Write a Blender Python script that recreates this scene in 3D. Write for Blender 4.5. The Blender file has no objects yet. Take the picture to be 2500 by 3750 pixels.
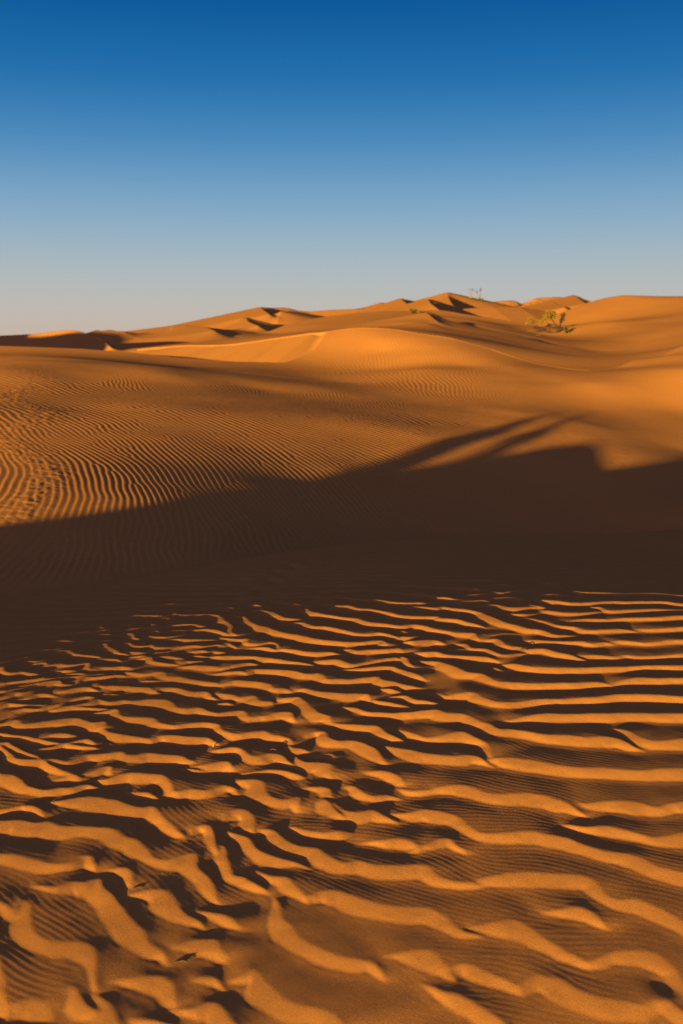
import bpy, math, random
import numpy as np
from mathutils import Vector

# ------------------------------------------------------------------ camera, sky, sun
SC = bpy.context.scene
C = SC.collection
R = math.radians
F = 3646.0                 # focal length in photo pixels (35 mm lens on a 36 mm tall frame of 3750 px)
HORIZON = 1245.0
PITCH = math.atan((1875 - HORIZON) / F)
EYE = 1.5
SUN_EL = R(3.5)            # height of the sun
SUN_AZ = R(26.0)           # light travels this many degrees right of the view direction

cam_d = bpy.data.cameras.new("camera")
cam = bpy.data.objects.new("camera", cam_d)
C.objects.link(cam)
SC.camera = cam
cam.location = (0, 0, EYE)
cam.rotation_euler = (math.pi / 2 - PITCH, 0, 0)
cam_d.sensor_fit = 'VERTICAL'
cam_d.sensor_height = 36
cam_d.lens = 35
cam_d.clip_start = 0.05
cam_d.clip_end = 20000
cam_d.dof.use_dof = True
cam_d.dof.focus_distance = 4.2
cam_d.dof.aperture_fstop = 4.5

sun_d = bpy.data.lights.new("sun", 'SUN')
sun = bpy.data.objects.new("sun", sun_d)
C.objects.link(sun)
sun_d.energy = 5.0
sun_d.angle = R(0.53)
sun_d.color = (1.0, 0.74, 0.22)
tdir = Vector((math.sin(SUN_AZ) * math.cos(SUN_EL), math.cos(SUN_AZ) * math.cos(SUN_EL), -math.sin(SUN_EL)))
sun.rotation_euler = tdir.to_track_quat('-Z', 'Y').to_euler()

W = bpy.data.worlds.new("World")
SC.world = W
W.use_nodes = True
nt = W.node_tree
nt.nodes.clear()
wo = nt.nodes.new('ShaderNodeOutputWorld')
bg = nt.nodes.new('ShaderNodeBackground')
sky = nt.nodes.new('ShaderNodeTexSky')
sky.sky_type = 'NISHITA'
sky.sun_disc = False
sky.sun_elevation = SUN_EL
sky.sun_rotation = SUN_AZ + math.pi
sky.air_density = 1.0
sky.dust_density = 1.0
sky.ozone_density = 2.5
geo = nt.nodes.new('ShaderNodeTexCoord')
sep = nt.nodes.new('ShaderNodeSeparateXYZ')
nt.links.new(geo.outputs['Generated'], sep.inputs[0])
ramp = nt.nodes.new('ShaderNodeValToRGB')
nt.links.new(sep.outputs['Z'], ramp.inputs[0])
def srgb(r, g, b):
    f = lambda c: (c / 255 / 12.92) if c / 255 <= 0.04045 else ((c / 255 + 0.055) / 1.055) ** 2.4
    return (f(r), f(g), f(b), 1)
EXPO = 2.35
stops = [(0.0, srgb(204, 184, 166)), (0.025, srgb(200, 192, 182)), (0.07, srgb(176, 190, 196)), (0.12, srgb(136, 175, 204)),
         (0.18, srgb(78, 143, 194)), (0.235, srgb(32, 114, 178)), (0.30, srgb(0, 88, 157)), (0.36, srgb(0, 80, 148)), (0.60, srgb(40, 90, 175)), (1.0, srgb(80, 112, 195))]
# the listed tones, smoothed into a gradient without kinks
_e = np.linspace(-0.1, 0.7, 1601)
_p = np.array([p for p, c in stops]); _c = np.array([c[:3] for p, c in stops])
_g = np.stack([np.interp(_e, _p, _c[:, k]) for k in range(3)], 1)
_k = np.exp(-np.linspace(-3, 3, 121) ** 2 / 2); _k /= _k.sum()
_g = np.stack([np.convolve(np.pad(_g[:, k], 60, mode='edge'), _k, 'valid') for k in range(3)], 1)
el = ramp.color_ramp.elements
_q = list(np.linspace(0, 0.06, 5)) + list(np.linspace(0.08, 0.36, 17)) + [0.42, 0.5, 0.6]
for n_, p in enumerate(_q + [1.0]):
    c = tuple(np.interp(min(p, 0.7), _e, _g[:, k]) for k in range(3)) + (1,) if p < 1 else stops[-1][1]
    e = el[0] if n_ == 0 else (el[len(el) - 1] if p == 1.0 else el.new(p))
    e.position = p; e.color = c
ramp.color_ramp.interpolation = 'LINEAR'
# the physical sky, graded towards the deep blue of a clear desert evening
g1 = nt.nodes.new('ShaderNodeVectorMath'); g1.operation = 'SCALE'
nt.links.new(ramp.outputs['Color'], g1.inputs[0])
g1.inputs['Scale'].default_value = 0.93 / 0.1 / 2 ** EXPO
mix = nt.nodes.new('ShaderNodeMix'); mix.data_type = 'RGBA'
mix.inputs['Factor'].default_value = 0.99
nt.links.new(sky.outputs['Color'], mix.inputs['A'])
nt.links.new(g1.outputs['Vector'], mix.inputs['B'])
# glow of the low sun in the part of the sky behind the camera
dt = nt.nodes.new('ShaderNodeVectorMath'); dt.operation = 'DOT_PRODUCT'
nt.links.new(geo.outputs['Generated'], dt.inputs[0])
dt.inputs[1].default_value = (-tdir.x, -tdir.y, -tdir.z)
cl = nt.nodes.new('ShaderNodeMath'); cl.operation = 'MAXIMUM'; cl.inputs[1].default_value = 0.0
nt.links.new(dt.outputs['Value'], cl.inputs[0])
pw = nt.nodes.new('ShaderNodeMath'); pw.operation = 'POWER'; pw.inputs[1].default_value = 3.0
nt.links.new(cl.outputs[0], pw.inputs[0])
gl = nt.nodes.new('ShaderNodeVectorMath'); gl.operation = 'SCALE'
gl.inputs[0].default_value = (2.1, 1.2, 3.4)
nt.links.new(pw.outputs[0], gl.inputs['Scale'])
ad = nt.nodes.new('ShaderNodeVectorMath'); ad.operation = 'ADD'
nt.links.new(mix.outputs['Result'], ad.inputs[0]); nt.links.new(gl.outputs[0], ad.inputs[1])
nt.links.new(ad.outputs[0], bg.inputs['Color'])
bg.inputs['Strength'].default_value = 0.1
nt.links.new(bg.outputs[0], wo.inputs[0])

SC.view_settings.view_transform = 'Standard'
SC.view_settings.look = 'None'
SC.view_settings.exposure = EXPO
SC.view_settings.gamma = 1
try:
    SC.cycles.max_bounces = 4
except Exception:
    pass

# ------------------------------------------------------------------ geometry of the place (all numpy)
CP, SP = math.cos(PITCH), math.sin(PITCH)
def px2pt(px, py, D):
    """point D metres ahead of the eye that the photo shows at (px, py)"""
    a = (np.asarray(px, float) - 1250) / F
    b = (1875 - np.asarray(py, float)) / F
    dy = CP + b * SP
    dz = -SP + b * CP
    return a / dy * D, np.asarray(D, float) + 0 * a, EYE + dz / dy * D
def pt2px(x, y, z):
    f = y * CP - (z - EYE) * SP
    u = y * SP + (z - EYE) * CP
    f = np.where(f < 0.05, 0.05, f)
    return 1250 + F * x / f, 1875 - F * u / f

def smax(a, b, k):
    h = np.maximum(k - np.abs(a - b), 0) / k
    return np.maximum(a, b) + h * h * k * 0.25

# the dune the camera stands on: flat top, a brink running to the left, then the slope into the hollow
NX, NY, NC = -0.394, 0.919, 4.54
CR_X = np.array([-40, -14, -9.6, -8.2, -7.2, -6.2, -5.25, -4.7, -4.25, -3.85, 40.])
CR_Z = np.array([0.06, 0.10, 0.15, 0.22, 0.30, 0.39, 0.50, 0.52, 0.20, 0.0, 0.])
BR_X = np.array([-12, -6, -3.0, -1.57, -0.93, -0.3, 0.4, 1.2, 2.1, 3.5, 8])
BR_C = np.array([4.54, 4.54, 4.62, 4.98, 5.28, 5.50, 5.56, 5.38, 5.06, 4.8, 4.7])
def near_dune(x, y):
    s = NX * x + NY * y - sum(np.interp(x + o, BR_X, BR_C) for o in (-.6, -.3, 0, .3, .6)) / 5
    # a low dome: rises gently to a top in front of the feet, then tips over
    q = np.clip(s, -5.4, 0)
    q1 = np.clip(q + 1, 0, 1)                      # the last metre tips over
    q2 = np.clip(-1 - q, 0, None)                  # before it the sand leans towards the sun
    z = -0.010 * q1 - 0.5 * 0.110 * q1 * q1 + 0.010 * q2 - 0.5 * 0.020 * q2 * q2 - 0.5 * 0.003 * np.clip(q2 - 1.5, 0, None) ** 2 - 0.01
    z = z - 0.125 * np.clip(s, 0, 3.0)
    t = np.clip(s - 3.0, 0, None)
    z = z - 0.105 * t - 0.5 * 0.2 * np.minimum(t, 1) ** 2 - 0.2 * np.clip(t - 1, 0, None)
    # higher stretch of the crest to the left of the camera
    c = np.interp(x, CR_X, CR_Z)
    z = z + c * np.exp(-((s + 0.2) / 2.0) ** 2)
    back = np.clip(-s - 5.4, 0, None)
    return z - 0.09 * np.minimum(back, 6) - 0.02 * back

M_PTS = np.array([
 (0,2330,7.5),(0,2200,8.6),(0,2050,10.0),(0,1900,11.4),(0,1700,14.8),(0,1500,20.8),(0,1400,26),(0,1372,26.9),(0,1350,27.8),(0,1300,36),(0,1275,45),
 (300,2250,8.3),(300,2050,10.2),(300,1880,11.9),(300,1700,15),(300,1500,21.8),(300,1410,27.0),(300,1385,28.2),(300,1362,29.1),(300,1310,38),(300,1285,44),
 (625,2150,9.0),(625,2000,10.9),(625,1840,12.9),(625,1700,15.8),(625,1600,18.4),(625,1500,22.0),(625,1425,27.8),(625,1400,29.3),(625,1372,30.4),(625,1340,37),(625,1312,42),
 (950,2080,10.5),(950,1900,13.1),(950,1780,15.1),(950,1650,18.3),(950,1550,21.2),(950,1460,26.8),(950,1425,30.6),(950,1398,31.9),(950,1360,37),(950,1340,40),
 (1250,2060,12),(1250,1950,13.9),(1250,1720,17.7),(1250,1600,20.9),(1250,1500,25.8),(1250,1440,30.4),(1250,1400,36),(1250,1370,39),(1250,1345,41.4),(1250,1300,44.0),(1250,1250,46.2),(1400,1350,40.8),(1400,1290,44.2),(1400,1240,46.1),
 (1560,1950,15.5),(1560,1780,18.2),(1560,1665,20.5),(1560,1600,22.2),(1560,1550,24.6),(1560,1480,29.8),(1560,1420,34),(1560,1350,38.9),(1560,1300,42.2),(1560,1262,44.2),(1700,1340,40.5),(1700,1290,42.9),
 (1875,1900,17.5),(1875,1750,20.3),(1875,1680,21.9),(1875,1620,23.4),(1875,1540,27.0),(1875,1470,31.8),(1875,1420,34.6),(1875,1380,37.3),(1875,1340,40.2),(2023,1400,36.6),(2023,1362,39.4),
 (2170,1900,18),(2170,1780,20.5),(2170,1660,23.8),(2170,1560,27.8),(2170,1500,32.0),(2170,1450,34.2),(2170,1400,36),(2170,1378,37.8),
 (2500,1850,18),(2500,1750,21.5),(2500,1650,26.6),(2500,1550,31),(2500,1500,33.5),(2500,1450,35),(2500,1350,38.3),(2500,1295,43),(2400,1370,37.8),(2400,1335,41),
 (3300,1750,22),(3300,1450,38),(3300,1250,56)], float)
mx, my, mz = px2pt(M_PTS[:, 0], M_PTS[:, 1], M_PTS[:, 2])
G_CREST = [(1200,1215,48.5),(1290,1203,48.5),(1380,1202,48.3),(1450,1208,48),(1535,1223,47),(1646,1238,46),(1736,1262,45.3),(1800,1279,44.7),(1911,1317,43.2),(2023,1343,41.8),(2157,1357,40.5),(2250,1350,41.8),(2400,1312,46),(2500,1268,50),(2800,1150,60)]
_g = px2pt(*np.array(G_CREST, float).T)
mx, my, mz = np.r_[mx, _g[0]], np.r_[my, _g[1]], np.r_[mz, _g[2]]
# the same slope beyond the left edge of the photograph, in metres
M_OUT = np.array([(-5.5, 8.5, -0.85), (-8.5, 8, -0.9), (-9, 13, -0.55), (-13, 11, -0.7), (-13, 20, -0.1), (-16, 30, 0.3), (-17, 42, 0.9), (-24, 30, 0.4)])
mx, my, mz = np.r_[mx, M_OUT[:, 0]], np.r_[my, M_OUT[:, 1]], np.r_[mz, M_OUT[:, 2]]
def _tps(r2):
    return r2 * np.log(r2 + 1e-9) * 0.5
class Sheet:
    """smooth surface through given points"""
    def __init__(self, x, y, z, lam=0.02):
        self.x, self.y = np.asarray(x, float), np.asarray(y, float)
        n = len(self.x)
        K = _tps((self.x[:, None] - self.x) ** 2 + (self.y[:, None] - self.y) ** 2) + lam * np.eye(n)
        P = np.c_[np.ones(n), self.x, self.y]
        A = np.block([[K, P], [P.T, np.zeros((3, 3))]])
        self.w = np.linalg.solve(A, np.r_[z, 0, 0, 0])
    def __call__(self, X, Y):
        X = np.asarray(X, float); Y = np.asarray(Y, float)
        out = self.w[-3] + self.w[-2] * X + self.w[-1] * Y
        for i in range(len(self.x)):
            out += self.w[i] * _tps((X - self.x[i]) ** 2 + (Y - self.y[i]) ** 2)
        return out
mid_dune = Sheet(mx, my, mz, 0.6)

def catmull(P, step):
    """resample a polyline of rows (x, y, ...) smoothly"""
    P = np.asarray(P, float)
    if len(P) == 2:
        n = max(2, int(np.hypot(*(P[1] - P[0])[:2]) / step) + 1)
        t = np.linspace(0, 1, n)[:, None]
        return P[0] * (1 - t) + P[1] * t
    Q = np.vstack([2 * P[0] - P[1], P, 2 * P[-1] - P[-2]])
    out = []
    for i in range(1, len(Q) - 2):
        p0, p1, p2, p3 = Q[i - 1], Q[i], Q[i + 1], Q[i + 2]
        n = max(1, int(math.ceil(np.hypot(*(p2 - p1)[:2]) / step)))
        for t in np.arange(n) / n:
            out.append(0.5 * (2 * p1 + (p2 - p0) * t + (2 * p0 - 5 * p1 + 4 * p2 - p3) * t * t + (3 * p1 - p0 - 3 * p2 + p3) * t ** 3))
    out.append(P[-1])
    return np.array(out)

def polydist(x, y, L):
    """distance, side (+ = left of the line's direction, i.e. farther away) and the third column at the nearest point"""
    best = np.full(x.shape, 1e9); side = np.ones(x.shape); val = np.zeros(x.shape); v4 = np.zeros(x.shape) if len(L[0]) > 3 else None; v5 = np.zeros(x.shape)
    for a, b in zip(L[:-1], L[1:]):
        ex, ey = b[0] - a[0], b[1] - a[1]
        ll = ex * ex + ey * ey + 1e-12
        t = np.clip(((x - a[0]) * ex + (y - a[1]) * ey) / ll, 0, 1)
        qx, qy = x - a[0] - t * ex, y - a[1] - t * ey
        d = qx * qx + qy * qy
        m = d < best
        best = np.where(m, d, best)
        side = np.where(m, np.clip((ex * qy - ey * qx) / (math.sqrt(ll) * np.sqrt(d + 1e-12)), -1, 1), side)
        val = np.where(m, a[2] + t * (b[2] - a[2]), val)
        if v4 is not None:
            v4 = np.where(m, a[3] + t * (b[3] - a[3]), v4)
            v5 = np.where(m, a[4] + t * (b[4] - a[4]), v5)
    return (np.sqrt(best), side, val) if v4 is None else (np.sqrt(best), side, val, v4, v5)

def linedist(x, y, L):
    """distance to a crest line that runs across the view, and how far beyond (+1) or before (-1) it a point lies"""
    d, _, v = polydist(x, y, L)[:3]
    q = L[:, 0] / L[:, 1]
    o = np.argsort(q)
    yl = np.interp(x / np.maximum(y, 1e-3), q[o], L[o, 1])
    return d, np.clip(1.3 * (y - yl) / (d + 1e-6), -1, 1), v

def ground_line(pts, far=True, step=1.0):
    P = np.array(pts, float)
    D = np.where(P[:, 2] > 140, 140 + (P[:, 2] - 140) * 3.2, P[:, 2]) if far else P[:, 2]
    x, y, z = px2pt(P[:, 0], P[:, 1], D)
    return np.c_[x, y, z]

LIMIT = ground_line([(-1500,1262,50),(0,1272,46),(300,1283,45),(450,1288,44),(650,1310,42.5),(850,1330,41.5),(1040,1346,42),(1150,1300,45)] + G_CREST, step=2)
H_CREST = [(560,1268,66),(700,1259,70),(900,1246,73),(1050,1228,74),(1200,1204,74),(1356,1182,72),(1468,1164,70),(1521,1153,69),(1562,1145,69),(1588,1147,69.5),(1629,1169,69),(1704,1186,68),(1780,1206,67),(1860,1217,66),(1956,1244,65),(2068,1271,62),(2150,1288,61),(2290,1280,63),(2380,1249,66),(2500,1208,69),(2800,1100,78)]
LIMIT2 = catmull(ground_line(H_CREST), 2.0)
_p = np.array(H_CREST + G_CREST + [(703,1270,52),(854,1263,51),(1046,1236,50),(1100,1229,49.5),(1450,1192,61),(1510,1180,62),(1562,1186,60),(1610,1196,60),(1700,1216,59),(1780,1232,58),(1900,1262,57),(2050,1296,56),(2200,1318,54),(2300,1300,57),(2400,1281,59)], float)
GFULL = ground_line([(-1500,1262,60),(0,1275,56),(405,1275,52),(440,1250,53),(500,1242,54),(560,1241,54),(620,1250,53),(700,1268,52),(790,1266,51),(854,1263,50),(1046,1236,49),(1150,1221,48.7)] + G_CREST, step=2)
SHELF = Sheet(*px2pt(_p[:, 0], _p[:, 1], _p[:, 2]), lam=0.05)
R_CREST = [(2030,1174,114),(2100,1126,122),(2160,1105,126),(2230,1088,128),(2285,1081,128),(2312,1087,129),(2400,1095,136),(2500,1092,140),(2900,1085,150)]
L5_CREST = [(500,1243,100),(700,1240,100),(900,1232,98),(980,1215,99),(1046,1190,105),(1136,1168,111),(1300,1147,116),(1400,1140,118),(1500,1138,119),(1606,1135,119),(1690,1148,116),(1800,1165,114),(1900,1182,112),(1990,1200,110)]
LIMIT3 = catmull(ground_line(L5_CREST + R_CREST), 3.0)
_p = np.array(L5_CREST + R_CREST + [(1000,1235,84),(1200,1192,97),(1300,1181,98),(1500,1152,112),(1450,1163,105),(1400,1172,96),(1650,1165,106),(1700,1178,78),(1780,1201,81),(1860,1211,79),(1956,1238,73),(2030,1252,73),(1700,1166,94),(1860,1192,98),(1780,1180,97),(1950,1222,91),(2000,1228,92),(2040,1238,88),(1900,1195,106),(2100,1245,84),(2150,1280,72),
   (2200,1180,98),(2120,1190,98),(2300,1200,92),(2400,1180,95),(2500,1160,98),(2200,1255,78),(2350,1225,83),(2500,1195,86),(2800,1125,98)], float)
BEYOND = Sheet(*px2pt(_p[:, 0], _p[:, 1], _p[:, 2]), lam=0.2)
# far dunes: (slope of the near side, slope of the far side, crest as photo x, photo y, metres)
DUNES = [
 (0.215, 0.05, [(600,1272,54),(650,1266,53),(700,1266,52),(790,1266,51),(854,1263,50),(1046,1236,49),(1140,1223,48.7)]),
 (0.45, 0.5, [(-500,1240,80),(-100,1235,75),(0,1228,72),(140,1221,70),(232,1209,69),(287,1211,67),(335,1228,63),(375,1245,58),(408,1272,54)]),
 (0.30, 0.5, [(300,1225,85),(350,1209,84),(400,1208,84),(450,1212,84),(500,1220,85),(545,1230,88)]),
 (0.25, 0.5, [(480,1222,112),(520,1204,110),(560,1203,110),(610,1212,112)]),
 (0.12, 0.5, [(540,1232,97),(600,1207,94),(640,1195,92),(676,1194,92),(747,1197,95),(779,1205,98),(850,1207,105),(885,1219,112)]),
 (0.20, 0.5, [(560,1225,185),(720,1189,188),(779,1176,190),(823,1174,190),(886,1147,188),(930,1129,186),(953,1124,186),(988,1127,190),(1029,1126,190),(1060,1129,190),(1091,1136,190),(1136,1139,190),(1203,1134,190),(1300,1130,190),(1330,1129,192)]),
 (0.25, 0.5, [(770,1205,128),(832,1176,125),(886,1165,122),(912,1165,125),(944,1174,130),(988,1185,138),(1046,1190,148)]),
 (0.20, 0.5, [(1000,1152,160),(1029,1140,160),(1091,1142,165),(1136,1150,170),(1185,1158,176)]),
 (0.22, 0.55, [(1290,1132,200),(1316,1129,200),(1392,1107,200),(1405,1114,204)]),
 (0.22, 0.55, [(1380,1122,190),(1403,1114,190),(1463,1092,190),(1507,1111,202)]),
 (0.22, 0.55, [(1480,1130,152),(1520,1110,150),(1559,1097,150),(1579,1115,143),(1606,1133,134)]),
 (0.30, 0.55, [(1545,1103,152),(1559,1097,152),(1588,1099,160),(1632,1121,176)]),
 (0.22, 0.55, [(1500,1116,212),(1512,1112,210),(1575,1090,210),(1631,1071,208),(1673,1079,215),(1718,1095,220),(1780,1105,225),(1865,1100,225),(1885,1101,225),(1907,1112,225)]),
 (0.20, 0.55, [(1880,1122,240),(1907,1112,240),(1956,1093,240),(1996,1088,240),(2045,1087,240),(2063,1088,240),(2095,1080,240),(2117,1084,240),(2157,1106,240),(2300,1120,240)]),
]
# sharp crests that turn towards the camera, so that the slip face on their right shows
TURNED = [
 (0.14, 0.4, [(1640,1142,150),(1700,1130,150),(1800,1122,150),(1900,1124,150),(2000,1140,150),(2060,1155,150)]),
 (0.14, 0.50, [(1480,1162,70),(1521,1153,69.5),(1555,1145.5,69.5),(1568,1150,67.5),(1582,1163,65),(1600,1179,62)]),
 (0.30, 0.55, [(1560,1092,222),(1628,1071.5,220),(1640,1085,205),(1650,1105,185),(1665,1125,168)]),
 (0.30, 0.55, [(1403,1114,188),(1463,1092.5,188),(1475,1100,176),(1490,1112,164)]),
 (0.30, 0.55, [(1500,1112,150),(1559,1097.5,149),(1578,1112,137),(1604,1132,125)]),
 (0.30, 0.55, [(1316,1129,198),(1392,1107.5,198),(1402,1114,190)]),
 (0.22, 0.50, [(770,1205,130),(832,1176,130),(886,1165,128),(915,1180,116),(945,1192,107)]),
 (0.12, 0.50, [(600,1207,94),(640,1195,92),(690,1193.5,92),(750,1198,90),(785,1210,85)]),
 (0.20, 0.50, [(1890,1126,204),(1935,1110,204),(1980,1099,203),(2012,1100,202),(2038,1112,190),(2065,1125,176)]),
 (0.20, 0.50, [(2060,1089,236),(2093,1080.5,236),(2120,1095,222),(2142,1110,208)]),
 (0.20, 0.50, [(886,1147,184),(948,1124.5,184),(965,1135,170),(985,1150,158)]),
]
DUNE_L = [(n, f, catmull(ground_line(p), 2.5 if p[0][2] < 140 else 8.0), t) for T, t in ((DUNES, False), (TURNED, True)) for n, f, p in T]
# unseen dune added beyond the left edge, shaped so its shadow darkens the left dunes
DUNE_L.append((0.3, 0.5, catmull(np.array([(-75, 38, 7.0), (-55, 35, 6.2), (-42, 34, 5.4), (-39, 34, 4.2), (-32.5, 34.5, 4.2), (-28.5, 32, 3.7), (-25.5, 29, 3.0), (-24, 26, 1.0)]), 2.0), False))

def far_dunes(x, y):
    r = np.hypot(x, y)
    z = np.interp(r, [0, 44, 52, 72, 400, 9000], [-6, -5, -0.6, 0.35, 2.2, 2.2]) + 0.15 * np.sin(x * 0.09 + 1) * np.sin(y * 0.05)
    for sheet, lim, drop, y0, y1 in ((SHELF, LIMIT2, 0.5, 40, 110), (BEYOND, LIMIT3, 0.4, 60, 190)):
        m = (y > y0) & (y < y1) & (np.abs(x) < y * 0.62)
        if not m.any():
            continue
        v = sheet(x[m], y[m])
        d, sd, _ = linedist(x[m], y[m], lim)
        d = d * np.clip(sd, 0, 1)
        v = v - drop * d - 0.01 * d * d
        if sheet is SHELF:      # nothing of the shelf in front of its own brink
            d, sd, _ = linedist(x[m], y[m], GFULL)
            v = v - 1.2 * d * np.clip(-sd, 0, 1)
        else:
            d, sd, _ = linedist(x[m], y[m], LIMIT2)
            v = v - 0.3 * d * np.clip(-sd, 0, 1)
        edge = np.clip(np.abs(x[m]) / y[m] - 0.45, 0, 1)
        v = v - edge * 40
        z[m] = smax(z[m], v, 0.25)
    for n_s, f_s, L, turned in DUNE_L:
        reach = (L[:, 2].max() + 2) / max(min(n_s, f_s), 0.05)
        reach = min(reach, 90 if L[:, 1].min() < 140 else 260)
        m = (x > L[:, 0].min() - reach) & (x < L[:, 0].max() + reach) & (y > L[:, 1].min() - reach) & (y < L[:, 1].max() + reach)
        if not m.any():
            continue
        d, sd, zc = (polydist if turned else linedist)(x[m], y[m], L)[:3]
        k = 0.004 * np.clip(r[m], 40, 400) + 0.05
        h = zc - d * (n_s + (f_s - n_s) * (0.5 + 0.5 * sd))
        z[m] = smax(z[m], h, k)
    return z

def base_height(x, y):
    """terrain without ripples, x and y flat arrays"""
    z = np.full(x.shape, -50.0)
    m = y < 16
    z[m] = near_dune(x[m], y[m])
    m2 = (y > 4) & (y < 75) & (np.hypot(x, y) < 80)
    mm = np.full(x.shape, -50.0)
    xx, yy = x[m2], y[m2]
    v = mid_dune(xx, yy)
    d, sd, _ = linedist(xx, yy, LIMIT)
    d = d * np.clip(sd, 0, 1)
    v = v - 0.42 * d - 0.12 * d * d
    mm[m2] = v
    z = smax(z, mm, 0.12)
    m3 = np.hypot(x, y) > 24
    zz = np.full(x.shape, -50.0)
    ff = far_dunes(x[m3], y[m3])
    ff = ff - 0.5 * np.clip(35 - np.hypot(x[m3], y[m3]), 0, None) * (x[m3] > -20)
    zz[m3] = ff
    return smax(z, zz, 0.10)

def hit(px, py, D0=6.0, D1=60.0):
    D = np.arange(D0, D1, 0.05)
    x, y, z = px2pt(px, py, D)
    g = mid_dune(x, y)
    i = np.argmax(z < g)
    if not (z < g).any():
        i = len(D) - 1
    if i > 0:
        a = (z[i - 1] - g[i - 1]); b = (g[i] - z[i])
        Dh = D[i - 1] + 0.05 * a / (a + b + 1e-9)
    else:
        Dh = D[0]
    return np.array(px2pt(px, py, Dh)[:2], float)

# ------------------------------------------------------------------ wind ripples
def bilin(G, x0, y0, res, x, y):
    u = np.clip((x - x0) / res, 0, G.shape[1] - 1.001); v = np.clip((y - y0) / res, 0, G.shape[0] - 1.001)
    i = u.astype(np.int64); j = v.astype(np.int64); u -= i; v -= j
    return (G[j, i] * (1 - u) + G[j, i + 1] * u) * (1 - v) + (G[j + 1, i] * (1 - u) + G[j + 1, i + 1] * u) * v

def ripple_field(x0, x1, y0, y1, res, sp, fieldf, sweeps=30, seed=1, sig=1.0):
    """complex field whose angle is the phase of a ripple train that follows the local wind: kernels on a jittered
    lattice, their phases relaxed so that crests join up and end in forks, as real ripples do"""
    rng = np.random.default_rng(seed)
    nx = int((x1 - x0) / sp) + 1; ny = int((y1 - y0) / sp) + 1
    X = x0 + (np.arange(nx)[None, :] + rng.uniform(-.35, .35, (ny, nx))) * sp
    Y = y0 + (np.arange(ny)[:, None] + rng.uniform(-.35, .35, (ny, nx))) * sp
    kx, ky, lam = fieldf(X, Y)
    fx, fy = kx / lam * 2 * math.pi, ky / lam * 2 * math.pi
    ph = rng.uniform(0, 2 * math.pi, (ny, nx))
    s = sp * sig
    for it in range(sweeps):
        S = np.zeros((ny, nx), complex)
        for dj in (-2, -1, 0, 1, 2):
            for di in (-2, -1, 0, 1, 2):
                if di == 0 and dj == 0:
                    continue
                sh = lambda A: np.roll(np.roll(A, dj, 0), di, 1)
                dx, dy = X - sh(X), Y - sh(Y)
                w = np.exp(-(dx * dx + dy * dy) / (2 * s * s))
                w[np.abs(dx) > 3 * sp] = 0; w[np.abs(dy) > 3 * sp] = 0
                afx, afy = 0.5 * (fx + sh(fx)), 0.5 * (fy + sh(fy))
                S += w * np.exp(1j * (sh(ph) + afx * dx + afy * dy))
        ph = np.angle(S + 0.15 * np.exp(1j * rng.uniform(0, 6.28, (ny, nx))))
    W_ = int((x1 - x0) / res) + 1; H_ = int((y1 - y0) / res) + 1
    G = np.zeros((H_, W_), complex)
    h = int(2.4 * s / res) + 1
    for j in range(ny):
        for i in range(nx):
            cx, cy = X[j, i], Y[j, i]
            a = int((cx - x0) / res); b = int((cy - y0) / res)
            i0, i1, j0, j1 = max(a - h, 0), min(a + h + 1, W_), max(b - h, 0), min(b + h + 1, H_)
            if i0 >= i1 or j0 >= j1:
                continue
            gx = x0 + np.arange(i0, i1) * res - cx
            gy = y0 + np.arange(j0, j1) * res - cy
            ex = np.exp(-gx * gx / (2 * s * s) + 1j * fx[j, i] * gx)
            ey = np.exp(-gy * gy / (2 * s * s) + 1j * (fy[j, i] * gy + ph[j, i]))
            G[j0:j1, i0:i1] += ey[:, None] * ex[None, :]
    return G

def ripple_profile(c, rise=0.3):
    u = np.angle(c) / (2 * math.pi) + 0.5
    a = rise
    up = 0.5 - 0.5 * np.cos(math.pi * np.clip(u / a, 0, 1))
    dn = 0.5 + 0.5 * np.cos(math.pi * np.clip((u - a) / (1 - a), 0, 1) ** 1.0)
    return np.where(u < a, up, dn) - 0.5

def value_noise(x, y, s, seed):
    rng = np.random.default_rng(seed)
    G = rng.uniform(-1, 1, (256, 256))
    u, v = x / s, y / s
    i, j = np.floor(u).astype(np.int64), np.floor(v).astype(np.int64)
    fu, fv = u - i, v - j
    fu = fu * fu * (3 - 2 * fu); fv = fv * fv * (3 - 2 * fv)
    g = lambda a, b: G[b % 256, a % 256]
    return (g(i, j) * (1 - fu) + g(i + 1, j) * fu) * (1 - fv) + (g(i, j + 1) * (1 - fu) + g(i + 1, j + 1) * fu) * fv

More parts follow.
